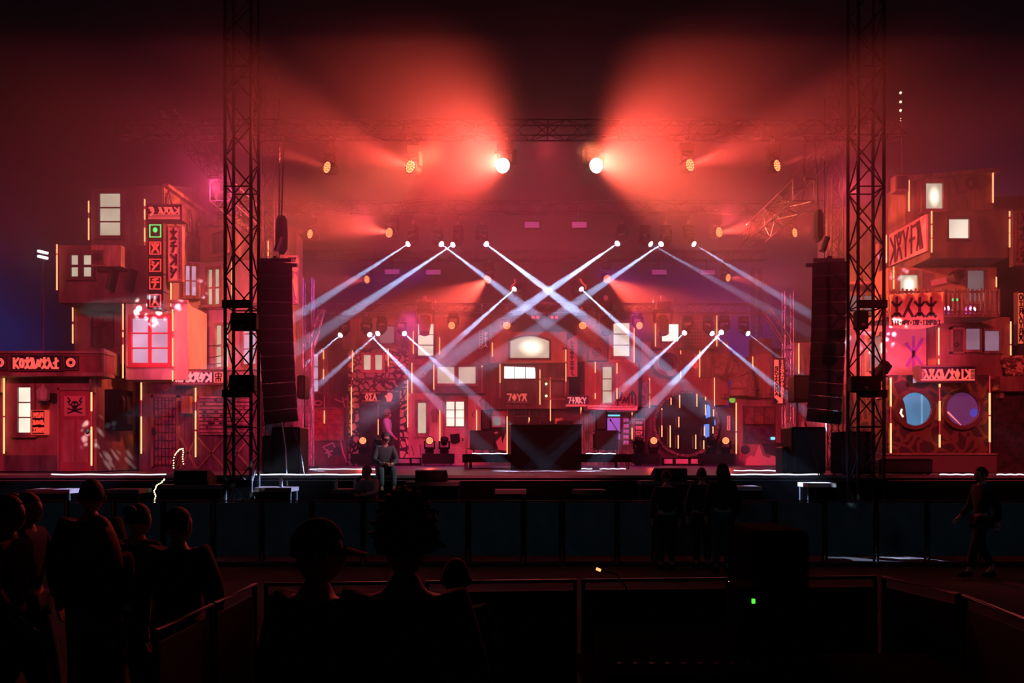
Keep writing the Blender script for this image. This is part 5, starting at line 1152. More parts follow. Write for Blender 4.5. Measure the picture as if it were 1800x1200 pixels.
for x, y, Y, t in ((690, 478, 30, 'nearer the outer wash light, bar side'), (762, 479, 30, 'over the three-pane window'), (935, 396, 25, 'bar side of the stage centre'), (1018, 396, 25, 'porthole side of the stage centre'), (1158, 479, 30, 'over the wire-grid box'), (1243, 479, 30, 'above the flat panel and elbow duct')):
    p = P(x, y, Y); r_ = thing('strobe_bar', 'dim purple striped strobe panel under the roof, ' + t, 'stage light', p, 'purple strobe panels')
    w = .24 if Y < 27 else .28; MB().bbox(p.x - w, p.x + w, Y - .08, Y + .1, p.z - .1, p.z + .1, .01).build('housing', BLACK, r_)
    mb = MB()
    for k in range(3): mb.box(p.x - w + .03, p.x + w - .03, Y - .1, Y - .08, p.z - .08 + .055 * k, p.z - .04 + .055 * k)
    mb.build('lens', mat('purple_reflection', (.3, .1, .3), .4, em=(.5, .1, .42), es=.5), r_)  # low glow stands in for purple light reflected in the bars
    tz = 9.09 if Y < 27 else 8.8
    mb = MB(); mb.tube((p.x, Y + .05, p.z + .08), (p.x, Y + .15, tz + .03), .02); mb.tube((p.x, Y, tz + .01), (p.x, Y + .5, tz + .01), .02); mb.build('drop_pipe', STEEL, r_)
for k, x in enumerate((937, 945, 970, 978)):
    p = P(x, 557, 28); r_ = thing('par_lamp', 'tiny red par lamp under the mid truss, ' + ('first', 'second', 'third', 'fourth')[k] + ' from the arched window end', 'stage light', p, 'tiny red par lamps')
    MB().lathe([(.05, 0), (.07, .12), (.07, .16)], p, (0, -1, -.2), 12).build('can', BLACK, r_); MB().lathe([(.06, .16), (.06, .165)], p, (0, -1, -.2), 12).build('lens', mat('par_red', (.3, .02, .05), .4, em=(1, .05, .12), es=.7), r_)
    mb = MB(); mb.tube(p, (p.x, 28, 6.6), .015); mb.tube((p.x, 27.8, 6.59), (p.x, 28.2, 6.59), .02); mb.build('hanger', STEEL, r_)

# ================================================================== hanging line arrays
def line_array(x0, t, s):
    Y = 18.8; root = thing('line_array', 'tall hanging column of twelve black loudspeakers ' + t, 'loudspeaker', (x0, Y + .3, Z(745, Y)))
    z = Z(460, Y); y = Y; tilt = 0.; x = x0
    h = .296
    for k in range(12):
        tilt = math.radians([0, 0, 1, 1, 2, 2, 3, 3, 4, 5, 7, 9][k]); x += s * .005 * k * .38
        M = Matrix.Translation((x, Y, z - h / 2 - h * k)) @ Matrix.Rotation(-s * .012 * k, 4, 'Y') @ Matrix.Rotation(s * .30, 4, 'Z') @ Matrix.Rotation(tilt * .3, 4, 'X')
        w = .36; fh = .143; bh = .10; dp = .56
        c = [(-w, 0, -fh), (w, 0, -fh), (w * .86, dp, -bh), (-w * .86, dp, -bh), (-w, 0, fh), (w, 0, fh), (w * .86, dp, bh), (-w * .86, dp, bh)]
        cab = MB().hexa([M @ Vector(q) for q in c]).build('speaker_cabinet', CAB, root)
        MB().hexa([M @ Vector(q) for q in [(-w + .02, -.02, -fh + .012), (w - .02, -.02, -fh + .012), (w - .02, 0, -fh + .012), (-w + .02, 0, -fh + .012), (-w + .02, -.02, fh - .012), (w - .02, -.02, fh - .012), (w - .02, 0, fh - .012), (-w + .02, 0, fh - .012)]]).build('grille', GRILLE, cab)
        mb = MB(); sd = -s
        mb.hexa([M @ Vector((sd * (w * .96 + q[0]), q[1], q[2])) for q in [(-.03, .16, -.06), (.012, .16, -.06), (.012, .32, -.05), (-.03, .32, -.05), (-.03, .16, .06), (.012, .16, .06), (.012, .32, .05), (-.03, .32, .05)]]).build('side_handle', BLACK, cab)
    zt = z + .0
    fr = MB(); fr.box(x0 - .34, x0 + .34, Y, Y + .06, zt, zt + .08); fr.box(x0 - .34, x0 + .34, Y + .5, Y + .56, zt, zt + .08); fr.box(x0 - .04, x0 + .04, Y - .05, Y + .7, zt + .06, zt + .12); fr.build('fly_frame', STEEL, root)
    mb = MB()
    for k in range(60): p = Vector((x0, Y + .3, zt + .12 + .06 * k)); mb.tube(p, p + Vector((.012 * (k % 2), .012 * ((k + 1) % 2), .055)), .014, n=5)
    mb.tube((x0 - .05, Y + .3, zt + .3), (x0 + .05, Y + .3, zt + .62), .08); mb.build('hoist_chain', STEEL, root)
    return root
line_array(X(484, 18.8), 'on the skull-door bar side', 1)
line_array(X(1458, 18.8), 'on the porthole house side', -1)
def cabinet(label, x0, x1, Y, z0, z1, dp=.7, name='loudspeaker', cat='loudspeaker', group=None, feet=True, m=BLACK):
    r = thing(name, label, cat, ((x0 + x1) / 2, Y + dp / 2, z0), group)
    MB().bbox(x0, x1, Y, Y + dp, z0 + (.02 if feet else 0), z1, .025).build('cabinet', m, r)
    MB().bbox(x0 + .04, x1 - .04, Y - .025, Y, z0 + .06, z1 - .05, .01).build('grille', GRILLE, r)
    if feet:
        for a in (x0 + .07, x1 - .07):
            for b in (Y + .07, Y + dp - .07): MB().tube((a, b, z0), (a, b, z0 + .03), .03).build('foot', STEEL, r)
    return r
def at_px(x0, x1, Y): return X(x0, Y), X(x1, Y)
cabinet('tall black subwoofer stack under the hanging speakers, skull-door bar side', *at_px(477, 527, 18.7), 18.7, SZ, Z(750, 18.7), .8, 'subwoofer')
cabinet('wide black subwoofer stack under the hanging speakers, porthole house side', *at_px(1392, 1452, 18.7), 18.7, SZ, Z(750, 18.7), .8, 'subwoofer')
cabinet('slim dark cabinet leaning against the wide subwoofer stack', *at_px(1375, 1388, 18.9), 18.9, SZ, Z(785, 18.9), .5, 'subwoofer')
sf = cabinet('dark side-fill speaker behind the hanging column, porthole house side', *at_px(1396, 1425, 21.5), 21.5, Z(706, 21.5), Z(659, 21.5), .5, feet=False)
mb = MB(); mb.tube((sf.location.x, 21.9, SZ), (sf.location.x, 21.9, sf.location.z), .03); mb.lathe([(.3, 0), (.3, .03)], (sf.location.x, 21.9, SZ), (0, 0, 1), 14); mb.build('pole', STEEL, sf)
sf = cabinet('dark side-fill speaker behind the hanging column, skull-door bar side', *at_px(522, 536, 21.5), 21.5, Z(700, 21.5), Z(659, 21.5), .5, feet=False)
mb = MB(); mb.tube((sf.location.x, 21.9, SZ), (sf.location.x, 21.9, sf.location.z), .03); mb.lathe([(.3, 0), (.3, .03)], (sf.location.x, 21.9, SZ), (0, 0, 1), 14); mb.build('pole', STEEL, sf)
for x0, x1, y0, y1, t in ((484, 506, 380, 446, 'skull-door bar side'), (1427, 1449, 370, 424, 'porthole house side')):
    Y = 19.6; r_ = thing('cable_bag', 'dark hanging chain bag above the speaker column, ' + t, 'bag', P((x0 + x1) / 2, y1, Y))
    mb = MB(); c = P((x0 + x1) / 2, y1, Y); w = (x1 - x0) / 2 / F * Y; h = (y1 - y0) / F * Y
    mb.loft([[(c.x + w * s_ * math.cos(a) * (1 - .3 * (a_i == 0)), c.y + w * .7 * math.sin(a), c.z + h * f_) for a in [2 * math.pi * k / 10 for k in range(10)]] for a_i, (s_, f_) in enumerate(((.5, 0), (.95, .12), (1, .5), (.9, .9), (.6, 1)))]); mb.build('sack', JKT, r_)
    mb = MB(); mb.tube((c.x, c.y, c.z + h), (c.x, 19.82, 9.42), .02); mb.build('strap', CABLE, r_)
# ================================================================== control booth, riser, cases
r_ = thing('riser', 'low wide black riser platform under the flight cases on stage', 'riser', (X(961, 24.6), 25.5, SZ))
x0, x1 = at_px(812, 1112, 24.1)
MB().box(x0, x1, 24.3, 27.2, 1.72, 1.95).build('deck', SKIRT, r_)
for x in (x0 + .1, x0 + 1.6, 0.95, x1 - 1.5, x1 - .1):
    for y in (24.4, 27.1): MB().tube((x, y, SZ), (x, y, 1.74), .05).build('leg', STEEL, r_)
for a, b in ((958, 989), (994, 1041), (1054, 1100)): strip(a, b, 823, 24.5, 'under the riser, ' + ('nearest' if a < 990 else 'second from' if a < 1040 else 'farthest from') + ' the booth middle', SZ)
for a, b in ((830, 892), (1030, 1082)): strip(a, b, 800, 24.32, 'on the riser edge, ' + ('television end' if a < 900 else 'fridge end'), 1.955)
r_ = thing('control_booth', 'large plain black control booth in the middle of the stage', 'booth', (X(960, 23.6), 23.9, SZ))
x0, x1 = at_px(898, 1022, 23.5)
MB().bbox(x0, x1, 23.5, 24.25, SZ, Z(747, 23.5), .02).build('front_panel', SKIRT, r_)
MB().bbox(x0 - .02, x1 + .02, 23.48, 24.27, Z(747, 23.5), Z(745, 23.5), .01).build('table_top', BLACK, r_)
for k, (a, b) in enumerate(((905, 925), (930, 948), (952, 972), (980, 1006))):
    mx = thing('mixer', 'low dark mixing unit on the control booth, ' + ('first', 'second', 'third', 'fourth')[k] + ' from the television end', 'mixer', (X((a + b) / 2, 23.8), 23.8, Z(745, 23.5)), 'units on the control booth')
    MB().bbox(X(a, 23.8), X(b, 23.8), 23.6, 24.1, Z(745, 23.5), Z(745, 23.5) + .09, .01).build('housing', BLACK, mx)
    mb = MB()
    for i in range(4): mb.tube((X(a, 23.8) + .06 + .07 * i, 23.7, Z(745, 23.5) + .08), (X(a, 23.8) + .06 + .07 * i, 23.7, Z(745, 23.5) + .115), .015)
    mb.build('knob', STEEL, mx)
for a, b, s0, s1, t in ((826, 869, 845, 863, 'television end'), (1046, 1086, 1048, 1068, 'fridge end')):
    Y = 24.9; x0, x1 = at_px(a, b, Y); fcz = 1.95
    fc_ = thing('flight_case', 'black flight case on castors at the ' + t + ' of the riser', 'case', ((x0 + x1) / 2, Y + .35, fcz))
    MB().bbox(x0, x1, Y, Y + .7, fcz + .13, Z(756, Y), .015).build('case_body', BLACK, fc_)
    mb = MB(); mb.box(x0 - .12, x1 + .1, Y + .05, Y + .65, Z(762, Y), Z(759, Y)); mb.box(x0 - .1, x1, Y + .05, Y + .6, fcz + .15, fcz + .18); mb.build('tray', STEEL, fc_)
    for xx in (x0 + .1, (x0 + x1) / 2, x1 - .1):
        mb = MB(); mb.tube((xx - .02, Y + .12, fcz + .055), (xx + .03, Y + .12, fcz + .055), .055, n=12); mb.tube((xx, Y + .12, fcz + .06), (xx, Y + .12, fcz + .15), .02); mb.build('castor', STEEL, fc_)
    sx0, sx1 = at_px(s0, s1, Y + .1)
    cabinet('small monitor speaker standing on the flight case at the ' + t, sx0, sx1, Y + .15, Z(756, Y), Z(720, Y + .15), .4, 'monitor_speaker', feet=False)
for x, t in ((1072, 'microphone stand leaning by the flight case at the fridge end'),):
    r_ = thing('microphone_stand', t, 'stand', (X(1090, 24.6), 24.7, 1.95)); mb = MB(); mb.tube((X(1090, 24.6), 24.7, 1.95), P(1086, 757, 24.7), .012); mb.tube(P(1088, 760, 24.7), P(1073, 738, 24.7), .01); mb.build('pole', STEEL, r_)
    MB().ball(P(1073, 738, 24.7), .025, .025, .04, 6).build('microphone', BLACK, r_); MB().lathe([(.14, 0), (.14, .02)], (X(1090, 24.6), 24.7, 1.95), (0, 0, 1), 14).build('foot', STEEL, r_)
# floor lamps on cases
for x0, x1, Y, lamps, t in ((616, 678, 30.3, ((638, 1), (665, 0)), 'under the dark double door'), (742, 797, 30.3, ((755, 1), (781, 0)), 'in front of the white panelled door'), (1114, 1161, 30.3, ((1122, 0), (1149, 1)), 'by the tunnel rim, kiosk side'), (1233, 1290, 30.3, ((1249, 0), (1275, 1)), 'by the tunnel rim, mural shop side')):
    a, b = at_px(x0, x1, Y); zt = Z(797, Y)
    k_ = thing('flight_case', 'low black case carrying two floor lamps ' + t, 'case', ((a + b) / 2, Y + .3, SZ))
    MB().bbox(a, b, Y, Y + .6, SZ + .08, zt, .015).build('case_body', BLACK, k_)
    for q in (a + .1, b - .1): mb = MB(); mb.tube((q - .02, Y + .1, SZ + .04), (q + .02, Y + .1, SZ + .04), .04, n=10); mb.tube((q, Y + .1, SZ + .05), (q, Y + .1, SZ + .1), .02); mb.build('castor', STEEL, k_)
    for lx, on in lamps:
        R = .13; z = zt + .42 * R / .15 + .09
        dv = (.12 * (1 if lx < 900 else -1), -1, .08) if on else (.1, -.5, .85)
        lp = Vector((X(lx, Y + .3), Y + .3, z)) + Vector(dv).normalized() * (.128 * R / .15)
        lamp('wash', ('lit round floor wash light ' if on else 'dark tilted floor wash light ') + t, lp, dv, R, False, 'led' if on else 'off', (90, RW, 40, 1) if on else None, group='floor lamps on low cases')
def wedge(label, x0, x1, y0, y1, Y, z0):
    a, b = at_px(x0, x1, Y); h = (y1 - y0) / F * Y; r = thing('stage_monitor', label, 'loudspeaker', ((a + b) / 2, Y + .3, z0))
    mb = MB(); mb.loft([[(x, Y, z0), (x, Y + .6, z0), (x, Y + .55, z0 + h * .5), (x, Y + .15, z0 + h), (x, Y, z0 + h * .92)] for x in (a, b)]); mb.build('cabinet', BLACK, r)
    MB().bbox(a + .05, b - .05, Y - .02, Y + .0, z0 + .04, z0 + h * .88, .005).build('grille', GRILLE, r)
def pit_platform(label, x0, x1, ytop, Y, m=SKIRT, lip=None):
    a, b = at_px(x0, x1, Y); z = Z(ytop, Y); r = thing('platform', label, 'platform', ((a + b) / 2, Y + .3, 0))
    MB().box(a, b, Y, Y + .6, z - .08, z).build('top_board', m, r)
    for q in (a + .05, b - .05):
        for w in (Y + .06, Y + .54): MB().tube((q, w, 0), (q, w, z - .08), .04).build('leg', ALU if lip else STEEL, r)
    MB().box(a + .02, b - .02, Y + .01, Y + .03, .1, z - .08).build('skirt', SKIRT, r)
    return z, a, b
PT = mat('platform_top', (.12, .09, .1), .5)
SHEEN = mat('painted_sheen', (.55, .6, .65), .4, .2)  # pale tone stands in for white light on platform tops and a cable
wz, a, b = pit_platform('black wooden pit platform holding the stage monitor near the seated capped person', 712, 806, 847, 17.2, PT); wedge('black stage monitor on the pit platform near the seated capped person', 730, 784, 826, 847, 17.25, wz)
wz, a, b = pit_platform('black wooden pit platform holding the stage monitor behind the barrier visitors', 1127, 1222, 845, 17.2, PT); wedge('black stage monitor on the pit platform behind the barrier visitors', 1152, 1208, 822, 845, 17.25, wz)
wz, a, b = pit_platform('black pit platform below the fairy lights', 282, 388, 852, 17.2, PT); wedge('black stage monitor on the pit platform below the fairy lights', 306, 364, 825, 852, 17.25, wz)
BZ = []
for t, x0, x1, y, lip in (('shiny-legged pit platform with one water bottle beside the lattice mast foot', 446, 512, 857, 1), ('small pit platform with two water bottles near the seated capped person', 583, 640, 860, 0), ('empty pit platform in front of the control booth, television end', 870, 925, 861, 0),
    ('empty pit platform in front of the control booth, fridge end', 1010, 1066, 861, 0), ('pit platform with white-lit top near the long-haired visitor', 1286, 1340, 855, 0), ('scuffed bright-edged pit platform beside the porthole-side mast foot', 1420, 1470, 849, 1), ('pit platform under the skull-door bar front', 45, 122, 860, 0), ('pit platform below the payphone corner', 180, 244, 860, 0)):
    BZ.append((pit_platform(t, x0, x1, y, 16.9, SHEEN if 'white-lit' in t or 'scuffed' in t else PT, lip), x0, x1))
for k, (x, t) in enumerate(((494, 'alone on the shiny-legged pit platform'), (591, 'nearer the mast of the two on the small pit platform'), (624, 'nearer the seated person of the two on the small pit platform'))):
    z = BZ[0 if k == 0 else 1][0][0]; p = Vector((X(x, 17.1), 17.1, z)); r_ = thing('water_bottle', 'clear plastic water bottle ' + t, 'bottle', p, 'water bottles on pit platforms')
    MB().lathe([(.03, 0), (.034, .01), (.034, .13), (.03, .15), (.014, .19), (.014, .205)], p, (0, 0, 1), 12).build('bottle_body', mat('clear_plastic', (.5, .6, .65), .2, spec=.8), r_, smooth=True)
    MB().lathe([(.016, .2), (.016, .225)], p, (0, 0, 1), 10).build('cap', STEEL, r_)
# fairy light chain on a mic stand arch and down the stage edge
r_ = thing('fairy_light_chain', 'warm fairy lights looped in an arch and hanging down the stage edge', 'light', P(306, 850, 18.3))
pts = [P(x, y, 18.4) for x, y in ((305, 822), (306, 812), (307, 800), (311, 794), (316, 790), (322, 788), (322, 796), (321, 805), (323, 815))]
MB().path(pts, .008).build('wire', CABLE, r_)
pts2 = [P(x, y, 17.6) for x, y in ((290, 842), (284, 848), (276, 853), (272, 862), (274, 872), (272, 884), (274, 893), (272, 898))]
MB().path(pts2, .008).build('wire', CABLE, r_)
def along(pts, n):
    out = []
    for i in range(n):
        t = i / (n - 1) * (len(pts) - 1); k = min(int(t), len(pts) - 2); out.append(pts[k].lerp(pts[k + 1], t - k))
    return out
for p in along(pts, 20) + along(pts2, 24):
    MB().ball(p + Vector((random.uniform(-.01, .01), -.015, 0)), .014, .014, .014, 5).build('bulb', FAIRY, r_)
MB().tube((pts[0].x, 18.4, SZ), pts[4], .012).build('stand', STEEL, r_)
mb = MB(); mb.lathe([(.18, 0), (.18, .02)], (pts[0].x, 18.4, SZ), (0, 0, 1), 14); mb.build('foot', STEEL, r_)
# spot lamps and racks on the masts
for x, y, t in ((1555, 645, 'upper'), (1545, 657, 'lower')):
    p = P(x, y, 19.8); r_ = thing('flood_light', t + ' small black flood lamp on the corner of the two-porthole house', 'lamp', p)
    MB().bbox(-.13, .13, -.09, .09, -.12, .12, .02).build('housing', BLACK, r_, local=True).rotation_euler = (.3, .5, .6)
    mb = MB(); mb.tube((0, 0, 0), (.15, .2, -.1), .02); mb.tube((.15, .2, -.1), (9.03 - p.x, 20.75 - p.y, -.1), .02); mb.build('bracket', STEEL, r_, local=True)
for x0, x1, y0, y1, t in ((410, 455, 552, 582, 'upper dark lamp box on the skull-door-side mast'), (408, 452, 660, 690, 'lower dark dimmer box on the skull-door-side mast'), (1490, 1542, 662, 690, 'dark dimmer box on the porthole-side mast'), (1500, 1520, 548, 580, 'small dark lamp box on the porthole-side mast')):
    a, b = at_px(x0, x1, 17.15); r_ = thing('dimmer_box', t, 'equipment box', ((a + b) / 2, 17.1, Z(y1, 17.15)))
    MB().bbox(a, b, 16.95, 17.18, Z(y1, 17.15), Z(y0, 17.15), .02).build('housing', BLACK, r_)
    mb = MB(); mb.bbox((a + b) / 2 - .05, (a + b) / 2 + .05, 16.93, 16.95, Z(y1, 17.15) + .05, Z(y1, 17.15) + .12, .01); mb.build('socket', STEEL, r_)
a, b = at_px(1484, 1543, 18.0)
r_ = cabinet('tall black amplifier rack at the foot of the porthole-side mast', a, b, 18.1, SZ, Z(758, 18.1), .7, 'amplifier_rack', 'rack')
a, b = at_px(1546, 1640, 18.3)
cabinet('low black speaker box in front of the two-porthole house', a, b, 18.3, SZ, Z(806, 18.3), .5)
a, b = at_px(458, 474, 18.3)
cabinet('narrow black amplifier rack by the skull-door-side mast', a, b, 18.4, SZ, Z(765, 18.4), .4, 'amplifier_rack', 'rack')
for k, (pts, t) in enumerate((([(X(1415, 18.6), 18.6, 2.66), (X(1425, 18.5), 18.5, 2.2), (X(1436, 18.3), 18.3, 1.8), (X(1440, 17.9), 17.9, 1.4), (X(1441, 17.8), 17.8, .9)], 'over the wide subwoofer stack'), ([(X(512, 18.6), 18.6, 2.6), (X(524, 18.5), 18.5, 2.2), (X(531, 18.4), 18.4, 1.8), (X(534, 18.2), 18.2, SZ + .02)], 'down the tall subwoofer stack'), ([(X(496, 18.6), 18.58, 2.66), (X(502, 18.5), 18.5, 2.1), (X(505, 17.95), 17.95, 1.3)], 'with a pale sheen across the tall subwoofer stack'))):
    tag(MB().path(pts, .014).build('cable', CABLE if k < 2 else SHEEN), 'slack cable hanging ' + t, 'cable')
# ================================================================== pit barrier
edges = [-60, 20, 118, 200, 287, 375, 460, 548, 638, 728, 823, 920, 988, 1085, 1150, 1225, 1290, 1362, 1450, 1540, 1630, 1720, 1812, 1890]
where = ['beyond the frame edge', 'behind the waving pair', 'behind the tall man with the phone woman', 'beside the phone woman', 'behind the plain shirted man', 'left of the mast foot', 'under the shiny-legged platform', 'before the small bottle platform', 'behind the capped head', 'behind the tousled head', 'under the stage monitor near the seated person', 'under the television end of the booth', 'narrow one under the booth', 'under the fridge end of the booth', 'behind the first barrier visitor', 'behind the middle barrier visitor', 'behind the long-haired visitor', 'before the black console case', 'at the scuffed platform', 'at the porthole mast foot', 'under the two-porthole house', 'behind the walking man', 'at the far end of the row', 'beyond the last']
zt = 1.12
for k in range(len(edges) - 1):
    a, b = at_px(edges[k] + 1.5, edges[k + 1] - 1.5, 15.5)
    r_ = thing('crowd_barrier', 'grey sheeted crowd barrier panel, ' + where[k].replace('left of', 'next to'), 'barrier', ((a + b) / 2, 15.5, 0), 'pit barrier panels')
    MB().box(a + .04, b - .04, 15.5, 15.52, .12, zt - .03).build('panel', PANELF, r_)
    mb = MB(); mb.path([(a + .02, 15.51, 0), (a + .02, 15.51, zt), (b - .02, 15.51, zt), (b - .02, 15.51, 0)], .022); mb.build('frame', STEEL, r_)
    MB().box(a, b, 15.0, 15.5, 0, .03).build('tread_plate', STEEL, r_)
    mb = MB(); mb.tube(((a + b) / 2, 15.53, zt - .1), ((a + b) / 2, 16.3, .03), .02); mb.build('brace', STEEL, r_)
# ================================================================== barrier around the camera platform
def near_fence(pa, pb, z, n, t):
    A0 = Vector(pa); B0 = Vector(pb); L_ = (B0 - A0).length
    for i in range(n):
        p = A0.lerp(B0, i / n); q = A0.lerp(B0, (i + 1) / n); v = (q - p).normalized(); p2 = p + v * .03; q2 = q - v * .03
        nm = ('first', 'second', 'third', 'fourth', 'fifth', 'sixth')[i]
        r_ = thing('rail_barrier', 'dark red-rimmed rail barrier, ' + t.replace('#', nm), 'barrier', ((p + q) / 2) * 1, 'rail barriers near the viewer')
        Zv = Vector((0, 0, z)); mb = MB(); mb.path([p2, p2 + Zv, q2 + Zv, q2], .02); mb.build('rail_frame', STEEL, r_)
        s_ = Vector((v.y, -v.x, 0)) * .008
        MB().hexa([p2 - s_ + Vector((0, 0, .1)), q2 - s_ + Vector((0, 0, .1)), q2 + s_ + Vector((0, 0, .1)), p2 + s_ + Vector((0, 0, .1)), p2 - s_ + Zv * .94, q2 - s_ + Zv * .94, q2 + s_ + Zv * .94, p2 + s_ + Zv * .94]).build('mesh_panel', mat('dark_mesh', (.03, .03, .035), .7), r_)
        mb = MB(); m_ = p.lerp(q, .5); w = Vector((v.y, -v.x, 0)); mb.box(-.02, .02, -.3, .3, 0, .03)
        mb.v = [p2 + v * c.x + w * c.y + Vector((0, 0, c.z)) for c in mb.v]; mb.build('foot', STEEL, r_)
def GP(px, py, z):    # ground point under a pixel known to be at height z
    Y = (HC - z) * F / (py - 795); return (X(px, Y), Y, 0)
near_fence(GP(270, 1110, 1.1), GP(450, 1026, 1.1), 1.1, 2, '# of the slanting run near the plain shirted man')
near_fence(GP(460, 1027, 1.1), GP(1545, 1014, 1.1), 1.1, 4, '# of the crosswise run, counted from the plain shirted man')
near_fence(GP(1549, 1013, 1.1), GP(1690, 1045, 1.1), 1.1, 1, '# of the run slanting towards the walking man')
near_fence(GP(1692, 1046, 1.1), GP(1835, 1100, 1.1), 1.1, 1, '# and last of the slanting run below the walking man')
# ================================================================== desk with consoles behind the rail barrier
t_ = thing('desk', 'dark control desk inside the rail barrier with consoles on it', 'desk', (1.6, 4.4, 0))
MB().box(.35, 2.3, 4.0, 4.75, .84, .88).build('desk_top', SKIRT, t_)
for x in (.42, 2.23):
    for y in (4.07, 4.68): MB().tube((x, y, 0), (x, y, .84), .025).build('leg', STEEL, t_)
c_ = thing('console', 'dark lighting console under the gooseneck lamps', 'console', (1.0, 4.35, .88))
MB().loft([[(x, 4.05, .88), (x, 4.7, .88), (x, 4.7, 1.02), (x, 4.1, .93)] for x in (.45, 1.55)]).build('housing', SKIRT, c_)
for i in range(12): MB().box(.52 + i * .08, .54 + i * .08, 4.2, 4.24, .935, .96).build('fader', BLACK, c_)
for (x0_, y0_, x1_, y1_, t) in ((1101, 1032, 1052, 1001, 'over the middle of the console'), (1306, 1040, 1284, 1025, 'beside the big black case')):
    Y = 4.65; a = P(x0_, y0_, Y); b = P(x1_, y1_, Y); r_ = thing('gooseneck_lamp', 'tiny orange-tipped gooseneck lamp ' + t, 'lamp', (a.x + .01, Y, .88))
    mid = (a + b) / 2 + Vector((.02, 0, .025)); MB().path([(a.x + .01, Y, .88), a, mid, b], .005).build('neck', CABLE, r_); MB().tube(b + Vector((.012, 0, -.004)), b + Vector((-.012, 0, .006)), .008).build('tip', mat('orange_tip', (.5, .2, .1), .4, em=(1, .3, .1), es=2.2), r_)
cabinet('big black case standing inside the rail barrier', X(1324, 4.9), X(1424, 4.9), 4.9, 0, Z(933, 4.9), .6, 'flight_case', 'case', m=SKIRT)
d_ = thing('radio_unit', 'dark rack unit with tiny green display on the desk', 'equipment box', (X(1322, 4.4), 4.5, .88))
MB().bbox(X(1300, 4.4), X(1348, 4.4), 4.42, 4.7, .88, 1.3, .01).build('housing', SKIRT, d_)
MB().box(X(1323, 4.4), X(1328.5, 4.4), 4.41, 4.42, Z(1061, 4.4), Z(1053, 4.4)).build('display', mat('green_display', (.1, .4, .1), .4, em=(.1, 1, .05), es=1.2), d_)
tb = thing('folding_table', 'dim grey folding table with clutter nearest the viewer', 'table', (X(1540, 3.3), 3.4, 0))
a, b = at_px(1430, 1640, 3.2); MB().box(a, b, 3.0, 3.6, .95, .98).build('table_top', mat('grey_table', (.03, .035, .04), .8), tb)
for x in (a + .03, b - .03):
    for y in (3.05, 3.55): MB().tube((x, y, 0), (x, y, .95), .02).build('leg', STEEL, tb)
mb = MB(); mb.ball((X(1545, 3.3), 3.3, 1.02), .09, .07, .05, 8, lambda q: q * (1 + .2 * math.sin(9 * q.x + 5 * q.y))); tag(mb.build('folded_jacket', mat('red_jacket', (.4, .06, .08), .9)), 'small crumpled red jacket on the grey folding table', 'jacket')

# ================================================================== people
J0 = dict(pelvis=(0, 0, .95), spine=(0, .01, 1.14), chest=(0, .01, 1.34), neck=(0, .015, 1.5), nape=(0, 0, 1.58),
          shl=(.17, .01, 1.44), ell=(.24, .04, 1.14), wrl=(.25, -.02, .89), hal=(.25, -.04, .82),
          shr=(-.17, .01, 1.44), elr=(-.24, .04, 1.14), wrr=(-.25, -.02, .89), har=(-.25, -.04, .82),
          hil=(.09, 0, .92), knl=(.1, -.02, .5), anl=(.1, .02, .09), tol=(.11, -.13, .035),
          hir=(-.09, 0, .92), knr=(-.1, -.02, .5), anr=(-.1, .02, .09), tor=(-.11, -.13, .035))
R0 = dict(pelvis=.13, spine=.12, chest=.14, neck=.062, nape=.06, sh=.07, el=.046, wr=.03, ha=.034, hi=.095, kn=.062, an=.042, to=.038)
E0 = [('pelvis', 'spine'), ('spine', 'chest'), ('chest', 'neck'), ('neck', 'nape')] + [e for s in 'lr' for e in (('chest', 'sh' + s), ('sh' + s, 'el' + s), ('el' + s, 'wr' + s), ('wr' + s, 'ha' + s), ('pelvis', 'hi' + s), ('hi' + s, 'kn' + s), ('kn' + s, 'an' + s), ('an' + s, 'to' + s))]
def skin(name, J, edges, rad, m, parent, extra=None, flat=.72):
    names = []
    for e in edges:
        for q in e:
            if q not in names: names.append(q)
    me = bpy.data.meshes.new(name + '_tmp'); me.from_pydata([J[q] for q in names], [(names.index(a), names.index(b)) for a, b in edges], [])
    o = bpy.data.objects.new(name + '_tmp', me); COL.objects.link(o)
    md = o.modifiers.new('skin', 'SKIN'); md.use_smooth_shade = True
    if not me.skin_vertices: bpy.context.view_layer.update()
    if not me.skin_vertices:
        me.attributes
    for i, q in enumerate(names):
        r = rad[q] if q in rad else rad[q[:2]]
        sv = me.skin_vertices[0].data[i]
        sv.radius = (r, r * (flat if q in ('pelvis', 'spine', 'chest') else 1)); sv.use_root = (i == 0)
    su = o.modifiers.new('sub', 'SUBSURF'); su.levels = 2; su.render_levels = 2
    dg = bpy.context.evaluated_depsgraph_get(); dg.update()
    m2 = bpy.data.meshes.new_from_object(o.evaluated_get(dg)); bpy.data.objects.remove(o)
    mb = MB(); mb.add([v.co for v in m2.vertices], [list(p.vertices) for p in m2.polygons])
    if extra: extra(mb)
    return mb.build(name, m, parent, local=True, smooth=True)
def hfn(q):
    x, y, z = q.x, q.y, q.z
    if z < -.1: x *= 1 - .32 * (-z - .1); y = y * (1 - .12 * (-z - .1)) - (.10 * (-z) if y < 0 else 0)
    if y < -.5 and abs(x) < .25: y -= .17 * math.exp(-((z + .12) / .16) ** 2) * (1 - abs(x) / .25)     # nose
    if y < -.4 and abs(z + .5) < .1 and abs(x) < .35: y -= .05                                        # mouth
    if y < -.4 and .0 < z < .22 and .15 < abs(x) < .6: y += .10                                        # eye sockets
    return Vector((x, y, z))
